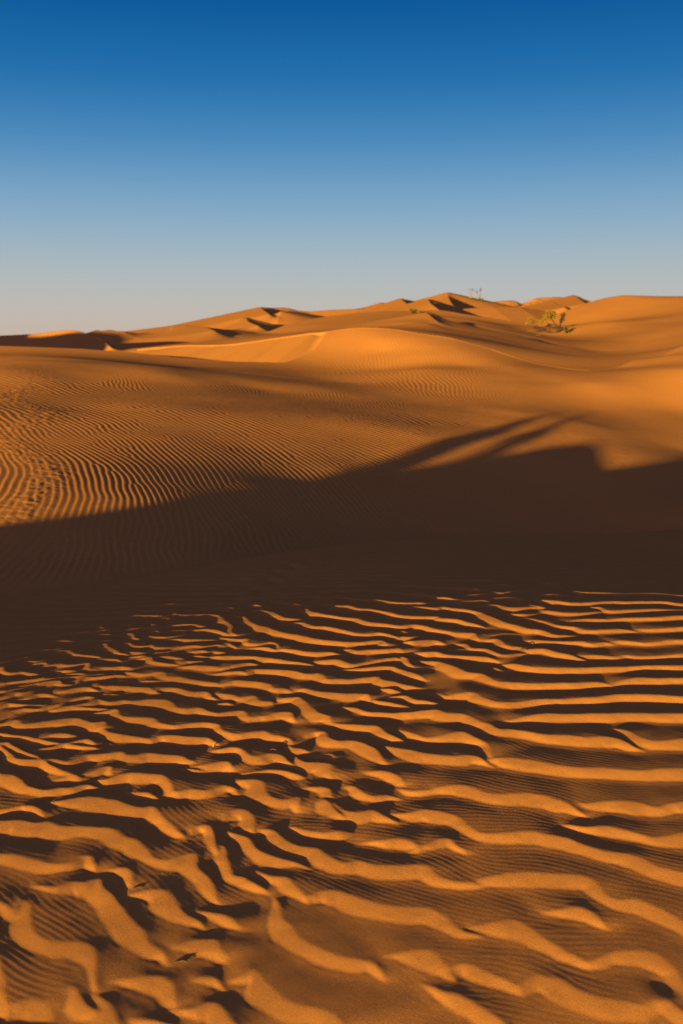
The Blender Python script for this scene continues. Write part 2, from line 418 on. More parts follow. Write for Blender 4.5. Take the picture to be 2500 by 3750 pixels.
# --- foreground crests (photo x, photo y of each crest with the height of its lit face)
TILES = {'A': (0, 2100, 1.96), 'B': (800, 2100, 1.96), 'C': (1600, 2100, 1.96), 'D': (0, 2500, 1.96), 'E': (800, 2500, 1.96),
         'F': (1600, 2500, 1.96), 'R': (1250, 2000, 1.2544), 'G': (0, 2850, 1.2544), 'H': (1250, 2850, 1.2544)}
CRESTS = """A 1200,216,3 1260,216,10 1310,222,4
B 0,243,8 60,241,8 100,247,14 130,262,14 170,276,5
A 980,296,10 1020,300,12 1090,303,10 1150,303,14 1205,322,10
A 1165,265,6 1210,272,6 1260,270,10 1280,290,30 1330,296,18 1420,296,10 1480,292,16 1568,298,20 B 10,300,25 50,325,30 80,355,35 110,380,40 100,420,40 130,435,30
A 720,378,12 740,385,20 800,388,6
A 700,415,8 750,405,12 810,404,6
A 700,435,8 750,432,14 795,436,8
A 780,455,4 830,445,6 880,432,4
A 910,362,8 950,368,16 1020,368,10
A 920,405,8 970,394,12 1020,390,6
A 905,428,8 945,432,20 960,452,22 1000,466,12
A 1070,352,8 1110,365,14 1130,372,6
A 1070,388,6 1140,388,10
A 1085,412,4 1110,408,20 1135,420,8
A 1235,348,8 1320,341,5
A 1250,372,14 1290,365,18 1340,366,8 1400,364,12 1440,370,22 1485,382,8
A 1410,405,8 1480,398,18 1568,408,22 B 40,420,20 80,436,14
A 1240,410,8 1320,410,8
A 1060,448,8 1130,452,20 1210,452,14 1320,440,6
A 1200,472,6 1280,468,14 1330,472,26 1400,475,16 1520,478,8
A 440,478,6 500,482,16 560,482,12 615,474,4
A 620,482,5 700,478,10 790,482,8
A 560,454,5 640,450,4
A 600,422,4 655,420,4
A 740,505,8 780,505,20 800,530,40 850,565,18 905,575,14
A 870,510,6 940,495,16 960,515,24 1010,520,20 1060,518,16 1090,512,20 1110,525,28 1160,528,22 1225,528,8
A 1255,535,8 1320,522,20 1400,515,22 1460,520,20 1540,508,12 1568,512,8
A 260,556,5 330,548,8 370,545,12 430,538,12 515,525,4
A 360,562,8 420,550,14 490,550,50 530,570,30 600,582,20 660,592,24 715,602,12
A 720,612,12 790,610,26 850,612,18 860,625,10
A 115,620,8 180,605,12 240,596,10
A 135,642,8 220,628,18 260,630,20 340,618,10
A 265,645,22 320,636,26 355,650,12
A 335,660,18 380,652,34 440,648,44 500,656,26 570,652,20 640,645,20 635,675,30 650,690,30 720,672,36 800,672,32 870,668,26 930,678,24
A 450,698,20 510,698,20
A 490,725,8 550,715,24 610,720,18
A 560,785,8 610,742,30 680,742,22 760,736,18 860,727,20 910,735,8
A 930,712,12 980,716,26 1050,722,24 1120,712,30 1180,712,40 1200,740,48 1270,745,38 1350,762,44 1440,772,36 1568,785,26
A 920,568,10 960,564,22 1010,568,20
A 935,600,8 1000,590,20 1045,592,20
A 1030,605,20 1090,600,28 1100,625,30 1180,645,22 1245,655,12
A 1080,580,5 1140,570,10 1215,556,5
A 1110,600,6 1180,595,20 1240,595,30 1320,610,16
A 1280,640,30 1320,626,40 1370,630,24 1450,628,10
A 1320,668,26 1380,660,36 1450,662,50 1568,668,30
A 1395,558,14 1440,552,18 1475,560,10
A 1385,598,4 1440,590,14 1490,595,8
A 1510,725,6 1568,715,20 B 60,705,26 150,702,30 190,712,24 240,688,30 330,686,36 430,690,40 540,700,50 640,718,40 720,712,46 765,730,60 790,755,36 860,755,36 950,760,26 1050,748,30 1150,740,34 1180,760,50 1240,770,60 1330,790,36 1450,815,8
A 830,772,4 910,770,6
A 990,785,5 1060,772,12 1140,774,8
A 0,670,22 30,668,28 40,695,20 80,712,30 150,703,32 200,715,20 235,718,30
A 115,772,8 180,765,12 250,758,20 330,745,20
A 0,785,30 75,780,12
A 180,805,6 260,790,16 330,775,40 440,768,50 450,790,24 515,795,10
A 0,840,16 90,832,8
A 50,870,20 110,850,44 160,852,36 220,845,12
A 110,910,12 200,892,24 260,868,34 340,862,34 405,880,8
D 425,62,20 500,42,44 600,30,44 660,32,34 690,48,20
D 700,25,30 710,5,40 730,22,50 820,22,40 900,24,60 960,32,44 1050,38,46 1110,60,22 1130,42,30 1240,34,36 1320,50,44 1390,68,50 1490,66,46 1510,95,24 1540,110,14
D 755,88,5 810,86,12 865,95,6
D 1500,155,5 1568,148,18 E 60,140,30 95,150,14
E 0,75,40 60,80,36 120,92,40 150,105,30 250,98,40 290,130,44 390,135,30 410,145,8
B 50,790,20 120,770,34 200,772,40 300,782,38 370,795,60 400,820,44 480,820,40 545,850,10
B 560,835,14 620,822,30 700,845,60 800,852,60 900,860,60 1000,858,50 1060,862,36 1075,895,14
E 1100,122,8 1160,130,22 1260,150,24 1340,165,20 1400,195,8
B 440,905,16 500,888,36 580,888,30 610,920,60 E 640,160,70 700,195,80 760,225,70 810,245,50 815,280,24
B 130,298,8 180,305,14 220,340,30 280,372,30 340,385,50 400,405,40 480,428,30 580,440,40 640,455,40 720,475,34 830,485,30 920,492,30 1010,492,20 1100,480,24 1180,480,22 1205,500,40
B 240,208,6 280,220,24 300,238,8
B 260,258,8 330,265,10 390,282,30 440,300,24 490,320,30 560,325,14 605,330,5
B 440,208,8 520,208,14 580,222,16 640,234,6
B 640,235,5 740,215,5 830,222,10 850,230,24 940,230,26 1000,252,18 1080,256,14 1200,275,18 1300,295,20 1400,308,16 1568,310,14 C 20,318,22 150,330,16 230,350,20 300,370,14 330,385,10
B 565,255,5 640,255,16 680,275,26 730,290,20 800,300,20 900,315,20 1000,325,22 1080,348,24 1200,362,20 1320,378,14 1400,368,16 1480,378,16 1568,400,18 C 60,412,20 140,425,26 230,425,26 270,430,26 285,465,14
B 530,355,8 620,352,16 680,375,28 780,382,24 900,402,26 1000,432,18 1080,435,14 1160,425,18 1230,435,24 1290,455,24
B 990,455,3 1040,448,6 1090,458,4
B 700,172,6 800,174,8 880,168,8 1000,176,10 1080,184,12 1180,190,18 1250,206,14 1350,212,12 1430,210,10 1475,212,10
B 1370,238,5 1450,238,8 1568,245,16 C 30,240,12 120,252,12 220,262,14 300,280,16 360,300,40 430,325,50 500,352,36 590,375,34 660,395,34 740,405,24 820,438,26 900,442,14 990,448,5
B 1350,143,8 1430,146,10 1500,156,8 1560,164,5
B 1125,125,6 1200,126,8 1280,136,6
B 890,86,5 930,84,6 975,87,4
B 380,135,5 500,138,8 640,133,6
B 740,128,5 800,132,5
B 900,122,5 950,126,4
B 1000,115,3 1125,104,4
B 1350,84,5 1430,88,8 1500,90,5
B 130,142,4 200,141,5
B 605,84,3 640,84,3
B 0,212,4 130,204,4
B 400,188,6 435,190,6
B 20,462,6 100,468,14 180,470,18 210,465,28 215,495,16 300,500,14 380,492,10 430,505,14 435,535,20
B 220,535,5 290,525,16 350,525,26 400,545,20 450,545,12 550,548,30 620,562,30 700,568,28 800,565,22 860,572,14 935,590,6
B 0,590,20 60,588,34 180,590,26 270,598,14 310,602,32 400,612,28 500,630,24 600,642,18 670,652,12
B 670,640,8 740,624,26 840,618,36 900,635,34 960,650,20 1050,635,14 1150,615,20 1260,602,20 1290,608,20
B 1310,598,16 1360,605,34 1375,640,34 1390,670,14
B 870,545,4 960,542,18 1000,555,24 1080,548,24 1150,545,22 1210,540,24 1290,535,22 1320,552,16
B 770,692,4 900,688,8 1000,675,20 1100,665,26 1230,668,22 1300,690,26 1380,710,40 1460,745,12
B 0,680,16 100,660,20 200,640,20 270,650,10
B 0,560,12 50,565,12
B 60,560,5 170,556,4
B 0,510,4 60,502,6 120,520,10
B 1310,412,8 1345,415,14 1370,428,5
B 1290,455,14 1380,450,20 1470,442,5
B 1370,480,40 1450,476,60 1568,476,40 C 45,495,20
B 1430,570,14 1500,562,36 1568,562,36 C 60,582,24 180,590,26 300,594,28 380,605,26 440,635,8
B 1440,630,8 1568,632,22 C 60,645,50 140,670,60 220,705,50 300,718,40 360,745,50 420,772,48 520,778,46 640,788,36 760,790,34 880,782,38 1000,780,34 1120,776,26 1200,782,20 1245,800,8
C 0,98,5 50,100,4
C 60,97,5 150,98,8 210,102,8
C 200,112,6 260,112,10 315,118,5
C 165,152,5 200,158,6 260,150,8 355,147,4
C 0,172,8 70,172,12 120,188,8
C 120,198,6 240,196,8 320,188,10 360,198,6
C 385,124,4 430,134,10 500,128,8 565,122,3
C 380,180,4 480,172,5 590,172,5
C 750,66,5 810,64,10 875,68,4
C 770,152,4 860,147,12 940,150,5
C 270,45,3 350,47,4
C 445,76,3 495,77,4
C 580,32,3 610,34,5
C 310,230,4 430,226,10 500,236,44 560,240,34 640,238,16 740,238,6
C 620,212,6 660,222,20 720,232,12 760,245,5
C 530,290,8 600,290,14 700,287,5
C 315,430,10 370,442,12 480,434,8 560,436,4
C 560,318,4 660,324,8 760,345,10 840,362,24 900,376,14 1000,385,16 1060,405,16 1200,402,18 1320,398,16 1410,408,8
C 900,350,5 1000,332,10 1080,324,12 1200,326,10 1240,332,6 1300,318,12 1400,315,14 1568,315,14 R 1568,318,12
C 1420,400,6 1500,398,10 1568,395,14 R 1568,372,12
R 1060,205,6 1110,210,8 1200,214,6 1300,217,5 1450,218,4 1560,228,3
R 935,247,8 990,250,12 1060,260,10 1150,258,8 1230,252,8 1300,255,8 1450,252,7 1568,265,6
R 1160,278,5 1200,282,6 1235,296,7 1330,291,7 1450,288,6 1530,292,4
R 940,295,6 1010,304,10 1100,304,8 1180,302,4
C 640,484,6 700,478,16 820,484,14 950,486,14 1050,486,22 1110,502,14 1200,492,14 1250,500,10
C 1260,490,10 1320,480,16 1420,490,14 1500,498,10 R 1500,430,12 1568,430,12
C 290,478,6 350,470,14 420,470,20 460,490,40 500,518,22 600,530,12
C 150,506,6 220,508,16 250,535,14 350,542,20 420,570,30 480,585,20 610,570,8
C 65,545,5 195,544,8
C 620,545,10 680,538,26 780,542,26 880,565,34 960,578,34 1010,600,20 1060,622,8
C 1000,590,10 1100,585,24 1200,592,16 1280,595,14 1350,588,10 1450,595,14 1568,592,12 R 1568,492,10
C 385,672,6 420,680,14 465,705,8
C 475,655,10 560,648,30 650,662,36 780,672,38 900,676,34 1020,680,28 1150,672,32 1280,668,36 1380,668,20 1480,658,24 1568,658,24 R 1568,545,20
C 1250,795,8 1340,758,30 1430,748,40 1568,752,38 R 1568,604,20
F 0,75,5 80,95,14 150,80,34 230,68,50 290,80,60 340,108,60 420,135,46 520,142,40 620,138,30 740,120,36 880,120,30 1000,110,34 1130,98,40 1200,95,36 1280,85,40 1400,84,44 1568,88,40 R 1568,692,30
F 470,275,10 540,262,16 620,235,36 720,226,50 860,226,50 980,220,56 1100,216,56 1240,220,56 1350,215,56 1480,217,60 1568,220,60 R 1568,768,40
E 880,170,8 980,178,26 1060,205,24 1160,212,30 1280,215,36 1400,205,36 1480,192,46 1568,190,70 F 80,215,70 180,218,66 230,235,60 290,275,60 360,300,60 430,330,60 520,332,66 640,345,64 780,372,60 940,376,70 1080,395,60 1150,385,80 1240,390,90 1320,405,80 1400,450,36 1450,480,8
F 1230,322,5 1310,330,24 1380,350,60 1440,390,70 1500,408,70 1568,415,64 R 1568,888,50
E 1260,330,5 1340,345,24 1420,365,30 1480,390,20 1568,385,30 F 60,368,50 150,355,70 210,362,70 280,395,50 340,430,30 370,470,40 385,530,20
E 1180,455,10 1260,460,60 1340,475,90 1430,492,90 1568,510,90 F 100,525,80 200,522,84 280,528,70 330,555,30 355,575,10
F 390,545,20 460,536,60 560,540,90 700,558,90 850,580,90 1000,605,80 1150,612,80 1300,625,70 1450,630,70 1568,620,80 R 1568,1025,60
F -20,765,20 60,735,60 140,728,80 260,752,80 380,790,80 500,795,90 640,795,100 760,812,100 860,840,80 960,870,60 1040,925,20
F 1000,865,20 1090,860,50 1200,845,70 1300,845,90 1450,862,100 1568,890,60 H 1500,115,40 1568,110,50
E 0,480,20 80,462,36 150,465,40 200,490,50 240,520,70 300,530,70 350,510,80 400,508,80 460,520,70 530,585,14
D 1390,600,10 1480,580,50 1568,568,60 E 60,565,60 100,590,44
E 215,655,8 300,640,20 380,628,30 480,632,36 570,650,30
E 570,530,20 620,560,70 700,568,100 780,575,100 810,610,80 800,660,30
E 700,525,5 750,515,8 815,515,12 825,545,14
E 505,455,14 540,465,40 600,470,40 620,480,20
D 690,215,12 780,198,30 855,188,34 870,225,50 900,240,60 1000,245,70 1100,255,90 1140,290,60 1240,305,40 1330,292,40 1440,282,50 1568,300,40 E 30,340,40 130,362,40 220,350,50 330,345,60 380,370,36 500,405,14 520,430,20
D 760,330,30 790,352,60 880,368,80 1000,395,50 1075,408,30 1120,390,30 1200,378,60 1340,392,70 1480,388,60 1540,420,20
D 0,290,30 60,278,40 140,265,50 160,290,60 250,282,60 400,262,70 560,250,80 610,265,90 660,285,70 720,280,80 765,278,60 755,320,60
D 0,358,30 45,365,30
D 130,440,6 250,408,30 380,370,40 460,360,50 525,368,30
D 170,500,6 260,478,20 360,460,36 480,432,30 580,408,50 650,400,60 670,430,40
D 0,430,50 60,428,60 115,455,40
D 70,490,30 115,520,40 130,540,60 250,545,80 400,545,70 500,562,50 620,520,50 760,508,60 880,495,70 930,520,80 1000,520,70 1080,505,80 1160,515,80 1300,528,70 1340,545,50 1380,565,14
D 1310,622,6 1400,618,16 1460,630,8
D 360,720,8 460,680,36 620,645,40 720,605,50 800,598,40 810,640,30
D -15,600,40 15,655,80 100,660,100 150,690,90 200,735,60 270,755,60 330,768,60 430,755,60 530,752,50 600,735,40 660,728,40 690,745,14
D 690,700,10 780,685,40 900,655,60 980,648,80 1100,660,80 1170,672,60 1220,715,60 1250,775,40 1280,780,40 1360,758,60 1470,770,60 1568,740,60 E 60,738,50 100,745,40 125,775,10
D 910,800,6 980,788,24 1060,785,40 1120,820,14
D 380,860,20 440,845,60 550,825,90 650,822,110 760,832,110 850,840,110 920,870,100 1000,890,90 1090,888,80 1140,920,80 1190,970,60 G 800,225,30 830,265,14
D 100,900,20 170,880,50 240,882,50 290,905,60 300,950,30
G 0,195,60 80,190,80 170,200,80 220,195,90 280,222,70 380,222,60 460,230,70 520,238,90 570,268,90 630,285,80 680,330,70 710,365,50 770,375,50 850,348,70 895,350,80 905,410,50 960,440,80 1000,490,60 1020,560,14
E 170,700,60 230,692,110 300,700,120 340,740,110 350,800,90 440,845,60 520,840,70 580,825,80 580,880,40
E 640,755,20 700,745,60 780,755,70 805,785,60
E 860,765,8 930,745,30 980,745,50 1050,785,50 1120,805,50 1200,800,30 1260,820,8
E 960,645,5 1060,640,20 1150,632,50 1250,645,70 1310,680,60 1320,720,30
E 1300,765,10 1400,780,20 1568,765,16
E 790,840,30 850,870,60 H 10,140,50 60,152,50 150,146,50 190,165,40 235,190,12
H 230,160,10 300,155,30 370,142,50 460,150,60 530,170,50 580,215,50 640,252,40 720,255,40 800,245,50 880,245,60 960,262,60 1040,280,60 1120,312,60 1220,335,60 1300,342,70 1380,365,70 1460,405,70 1568,430,70
H 130,290,8 190,278,40 260,272,50 330,295,40 350,320,20
H 355,318,20 430,285,40 500,282,40 545,320,20
H 1050,215,14 1120,220,30 1210,216,50 1300,232,50 1380,255,40 1440,268,50 1568,255,70
G 1190,235,14 1260,238,40 1310,280,60 1370,312,60 1460,325,60 1500,360,60 1568,390,60 H 70,380,60 180,400,60 270,402,60 370,398,70 410,415,70 440,452,50 520,475,30 620,480,20
H 640,470,20 720,445,50 830,432,80 950,442,80 1090,450,80 1160,480,70 1200,525,50 1270,560,60 1360,562,80 1460,600,80 1568,660,80
H 940,620,10 1000,600,40 1080,595,60 1150,620,60 1190,665,30
G 1200,430,8 1270,448,30 1330,455,50 1370,500,50 1400,545,30 1450,525,60 1520,518,90 1568,522,80 H 60,545,80 150,570,90 280,595,90 400,605,80 480,640,70 540,700,50 600,715,20
H 600,690,20 680,670,60 750,660,90 820,660,90 890,705,90 970,760,70 1060,815,50 1150,852,30 1230,810,50 1330,792,80 1420,798,90 1490,825,90 1540,880,70 1568,930,50
G 1410,40,20 1460,38,40 1510,50,50 1520,80,30
G 1500,95,30 1530,130,50 1568,160,50
G 870,250,8 890,220,40 950,218,60 985,260,50 1000,320,50
G 1010,305,20 1040,310,60 1055,370,50 1080,440,40 1130,450,50 1190,490,30
G 1020,180,14 1060,148,60 1120,142,80 1170,180,70 1175,235,40
G 1060,250,8 1130,265,40 1160,280,40 1190,325,50 1250,355,50 1330,378,40 1390,400,12
G 1350,230,10 1420,245,30 1500,250,30 1568,242,30
G 1270,580,10 1290,640,60 1350,680,90 1400,740,90 1470,780,80 1568,815,70 H 80,825,70 150,840,50 180,875,30
H 190,815,14 260,795,50 340,792,90 420,800,110 460,840,100 490,875,50 540,850,40 600,858,60 680,895,70 760,930,50 800,950,40 860,910,60 940,908,100 1020,925,110 1100,965,100 1200,1005,90 1300,1025,80 1370,1040,60 1440,1020,50 1520,1030,60 1568,1060,60
H 430,960,14 480,975,50 540,990,70 600,1030,60 680,1080,50 760,1125,40
G 0,345,70 80,350,90 170,375,80 250,395,50 320,390,40 380,360,60 430,362,50 435,400,30
G 190,500,20 250,505,50 320,475,80 390,480,80 450,462,90 490,500,80 550,550,90 600,650,120 660,700,120 700,760,110 760,810,50 765,840,14
G 500,420,14 550,412,30 600,425,40 610,480,20
G 620,530,14 690,512,60 770,520,100 810,570,110 850,610,80 930,660,50 940,675,14
G 900,610,10 980,615,40 1050,630,50 1075,660,30
G -20,560,50 50,600,60 95,560,80 135,590,90 150,680,90 200,730,90 280,745,110 370,748,110 430,785,110 445,850,60 440,960,30
G 800,780,20 870,755,70 950,740,90 1020,750,90 1040,800,60
G 0,860,40 20,960,60 50,1030,50 130,1005,80 210,1020,70 290,965,90 350,968,80 380,1030,50 420,1050,50
G 440,1000,40 490,1030,90 520,1090,80 540,1125,80
G 460,945,10 560,918,30 650,905,70 740,910,80 790,950,70 800,1020,30
G 850,935,14 900,915,40 970,915,50 1000,945,14
G 1060,920,10 1110,900,40 1150,875,90 1200,900,100 1240,960,110 1300,1010,100 1380,1045,80 1460,1060,70 1540,1100,70 H 0,1140,60
G 830,1060,14 900,1050,50 950,1030,80 1010,1035,90 1050,1090,80 1080,1129,60
G 560,1120,10 680,1110,30 760,1120,20
D 10,240,20 100,198,40 180,178,60 260,182,40 340,165,40 430,150,36 500,122,24 620,102,20 685,106,14
D 380,190,20 450,172,44 640,148,46 700,122,50 780,140,60 880,128,50 960,130,60 1060,118,70 1180,122,90 1245,152,80 1270,178,60 1340,190,60 1430,185,56 1568,215,40 E 60,205,44 170,198,50 205,215,60 235,245,40 300,236,40 340,235,40 430,212,60 540,210,60 550,250,30
D 0,165,20 60,145,36 130,150,20
E 620,385,10 680,352,20 750,350,40 780,390,60 850,415,60 960,412,70 1060,445,80 1130,485,70 1200,568,20
E 815,292,14 900,300,36 1000,305,40 1130,310,60 1190,345,60 1290,395,14
E 1230,100,10 1340,88,24 1400,115,30 1480,125,20 1560,140,20
E 1190,40,14 1250,42,30 1300,62,8"""

def near_hit(px, py, lift):
    z = lift
    a = (px - 1250) / F; b = (1875 - py) / F
    dy = CP + b * SP; dz = -SP + b * CP
    for _ in range(12):
        D = (z - EYE) / dz * dy
        z = 0.5 * z + 0.5 * (float(near_dune(np.array(a / dy * D), np.array(D))) + lift)
    return a / dy * D, D

FX0, FX1, FY0, FY1, FRES = -2.7, 3.3, 1.3, 7.4, 0.004
def foreground():
    nx = int((FX1 - FX0) / FRES) + 1; ny = int((FY1 - FY0) / FRES) + 1
    gx = FX0 + np.arange(nx) * FRES; gy = FY0 + np.arange(ny) * FRES
    H = np.full((ny, nx), 0.0, np.float32)
    face = np.zeros((ny, nx), np.float32)
    keen = np.zeros((ny, nx), np.float32)
    lines = []
    for line in CRESTS.strip().splitlines():
        key = None; P = []; lams = []
        for tok in line.split():
            if tok.isalpha():
                key = tok; continue
            x, y, th = map(float, tok.split(','))
            ox, oy, s = TILES[key]
            px, py, th = ox + x / s, oy + y / s, th / s
            D = F * EYE / (py - HORIZON)
            al = math.atan((py - HORIZON) / F)
            wide = max(1 / (1 + math.exp(-(px - 900) / 90)), 1 / (1 + math.exp(-(py - 2600) / 50)))
            lam = 0.10 + 0.15 * wide
            face_l = 0.88 * th * D / (F * math.sin(al + R(12)))          # length of the lit face on the ground
            soft = min(1.0, max(0.45, (D - 1.0) / 3.0))
            hid = HID_K * lam * min(1.0, 0.35 + th / 10.0) * soft        # foot of the face, lying in shade
            A = min(face_l * math.tan(R(FACE_DEG)), CAP_K * lam * soft) + hid
            wf = face_l + hid / math.tan(R(24)) + 0.003
            X, Y = near_hit(px, py, A)
            P.append((X, Y, A, wf)); lams.append(lam)
        P = np.array(P)
        if len(P) > 3:      # smooth the amplitudes a little
            P[1:-1, 2] = 0.25 * P[:-2, 2] + 0.5 * P[1:-1, 2] + 0.25 * P[2:, 2]
        # taper a little beyond both ends
        e0 = P[0, :2] - P[1, :2]; e0 = e0 / (np.hypot(*e0) + 1e-9) * 0.05
        e1 = P[-1, :2] - P[-2, :2]; e1 = e1 / (np.hypot(*e1) + 1e-9) * 0.05
        inside0 = abs(P[0, 0]) * F / P[0, 1] < 1200 ; inside1 = abs(P[-1, 0]) * F / P[-1, 1] < 1200
        if not inside0: e0 = e0 * 8
        if not inside1: e1 = e1 * 8
        P = np.vstack([[P[0, 0] + e0[0], P[0, 1] + e0[1], 0.0015 if inside0 else P[0, 2], 0.01 if inside0 else P[0, 3]], P, [P[-1, 0] + e1[0], P[-1, 1] + e1[1], 0.0015 if inside1 else P[-1, 2], 0.01 if inside1 else P[-1, 3]]])
        L = catmull(P, 0.02)
        L[:, 2] = np.clip(L[:, 2], 0.001, 0.045)
        L[:, 3] = np.clip(L[:, 3], 0.008, 0.14)
        lines.append((L, float(np.mean(lams))))
    ALL = np.vstack([np.c_[L[:, :3], np.full(len(L), n), L[:, 3]] for n, (L, _) in enumerate(lines)])
    for n, (L, lam0) in enumerate(lines):
        tg = np.gradient(L[:, :2], axis=0); tg /= np.hypot(tg[:, 0], tg[:, 1])[:, None] + 1e-9
        nrm = np.c_[-tg[:, 1], tg[:, 0]]
        O = ALL[ALL[:, 3] != n]
        O = O[(O[:, 0] > L[:, 0].min() - .4) & (O[:, 0] < L[:, 0].max() + .4) & (O[:, 1] > L[:, 1].min() - .4) & (O[:, 1] < L[:, 1].max() + .4)]
        wb = np.full(len(L), 1.15 * lam0)
        if len(O):
            dx = O[None, :, 0] - L[:, None, 0]; dy = O[None, :, 1] - L[:, None, 1]
            f = dx * nrm[:, None, 0] + dy * nrm[:, None, 1]
            l = np.abs(dx * tg[:, None, 0] + dy * tg[:, None, 1])
            ok = (f > 0.02) & (l < 0.02) & (O[None, :, 2] > 0.30 * L[:, None, 2])
            gap = np.where(ok, f - 0.55 * O[None, :, 4], 9).min(1)
            wb = np.clip(np.minimum(wb, gap), 0.035, None)
        if len(wb) > 6:
            kk = np.ones(5) / 5
            wb = np.convolve(np.pad(wb, 2, mode='edge'), kk, 'valid')
        lines[n] = (np.c_[L, wb], lam0)
    for L, lam0 in lines:
        pad = 0.30
        i0, i1 = np.searchsorted(gx, L[:, 0].min() - pad), np.searchsorted(gx, L[:, 0].max() + pad)
        j0, j1 = np.searchsorted(gy, L[:, 1].min() - pad), np.searchsorted(gy, L[:, 1].max() + pad)
        if i1 - i0 < 2 or j1 - j0 < 2:
            continue
        best = np.full((j1 - j0, i1 - i0), 1e9, np.float32); sd = np.ones_like(best); vv = np.zeros_like(best); ww = np.zeros_like(best) + 0.01; wt = np.zeros_like(best) + 0.05
        ST = 6
        for k in range(0, len(L) - 1, ST):
            S = L[k:k + ST + 1]
            a0, a1 = np.searchsorted(gx, S[:, 0].min() - pad), np.searchsorted(gx, S[:, 0].max() + pad)
            b0, b1 = np.searchsorted(gy, S[:, 1].min() - pad), np.searchsorted(gy, S[:, 1].max() + pad)
            if a1 - a0 < 2 or b1 - b0 < 2:
                continue
            xx, yy = np.meshgrid(gx[a0:a1], gy[b0:b1])
            wx = 0.010 * value_noise(xx, yy, 0.11, 5) + 0.004 * value_noise(xx, yy, 0.035, 6)
            wy = 0.008 * value_noise(xx, yy, 0.12, 7) + 0.003 * value_noise(xx, yy, 0.03, 8)
            d, s_, v, w4, w5 = polydist(xx + wx, yy + wy, S)
            sl = (slice(b0 - j0, b1 - j0), slice(a0 - i0, a1 - i0))
            m = d < best[sl]
            best[sl] = np.where(m, d, best[sl]); sd[sl] = np.where(m, s_, sd[sl]); vv[sl] = np.where(m, v, vv[sl]); ww[sl] = np.where(m, w4, ww[sl]); wt[sl] = np.where(m, w5, wt[sl])
        A = vv
        wf = ww
        wb = wt
        near = np.clip(1 - best / wf, 0, 1)
        near = near * (1 + 0.3 * (1 - near))
        tail = np.clip(1 - (best / wb), 0, 1)
        tail = 1 - (1 - tail) ** TAIL_P
        q_ = np.clip(0.5 + 0.5 * sd, 0, 1)
        h = A * (near * (1 - q_) + tail * q_)
        sl = (slice(j0, j1), slice(i0, i1))
        up = h > H[sl]
        H[sl] = np.where(up, h, H[sl])
        face[sl] = np.where(up, np.where(sd > 0, 0, 1), face[sl])
        keen[sl] = np.where(up, np.where(sd > 0, np.exp(-(best / 0.02) ** 2), 1.0) * np.clip(A / 0.004, 0, 1), keen[sl])
    return H, face, keen

def blur(G, s):
    n = int(3 * s) + 1
    k = np.exp(-np.arange(-n, n + 1) ** 2 / (2 * s * s)); k /= k.sum()
    P = np.pad(G, ((n, n), (0, 0)), mode='edge'); out = np.zeros_like(G)
    for i, w in enumerate(k):
        out += w * P[i:i + G.shape[0]]
    P = np.pad(out, ((0, 0), (n, n)), mode='edge'); out = np.zeros_like(G)
    for i, w in enumerate(k):
        out += w * P[:, i:i + G.shape[1]]
    return out

HID_K, CAP_K, FACE_DEG, TAIL_P = 0.042, 0.031, 11.0, 1.12
FH, FACE, KEEN = foreground()
KEEN = blur(KEEN, 2.0)
FH = blur(FH, 1.2) * KEEN + blur(FH, 5.0) * (1 - KEEN)
FACE = blur(FACE, 2.5)

# small secondary ripples in the troughs, running across the big ones
def mini_dir(X, Y):
    a = R(20) + 0.5 * value_noise(X, Y, 0.8, 11) + 0.6 * value_noise(X, Y, 0.17, 13)
    return np.sin(a), np.cos(a), 0.022 + 0.005 * value_noise(X, Y, 0.6, 12)
MINI = ripple_field(FX0, FX1, FY0, 6.2, 0.005, 0.026, mini_dir, sweeps=12, seed=3, sig=0.9)

# untraced ripples around the frame
def side_dir(X, Y):
    a = R(20) + 0.35 * value_noise(X, Y, 2.5, 21) + 0.30 * value_noise(X, Y, 0.45, 23) - 0.04 * X
    return np.sin(a), np.cos(a), 0.23 + 0.03 * value_noise(X, Y, 1.7, 22)
SX0, SX1, SY0, SY1, SRES = -9.0, 10.0, -3.0, 11.0, 0.02
SIDE = ripple_field(SX0, SX1, SY0, SY1, SRES, 0.2, side_dir, sweeps=8, seed=5, sig=0.9)

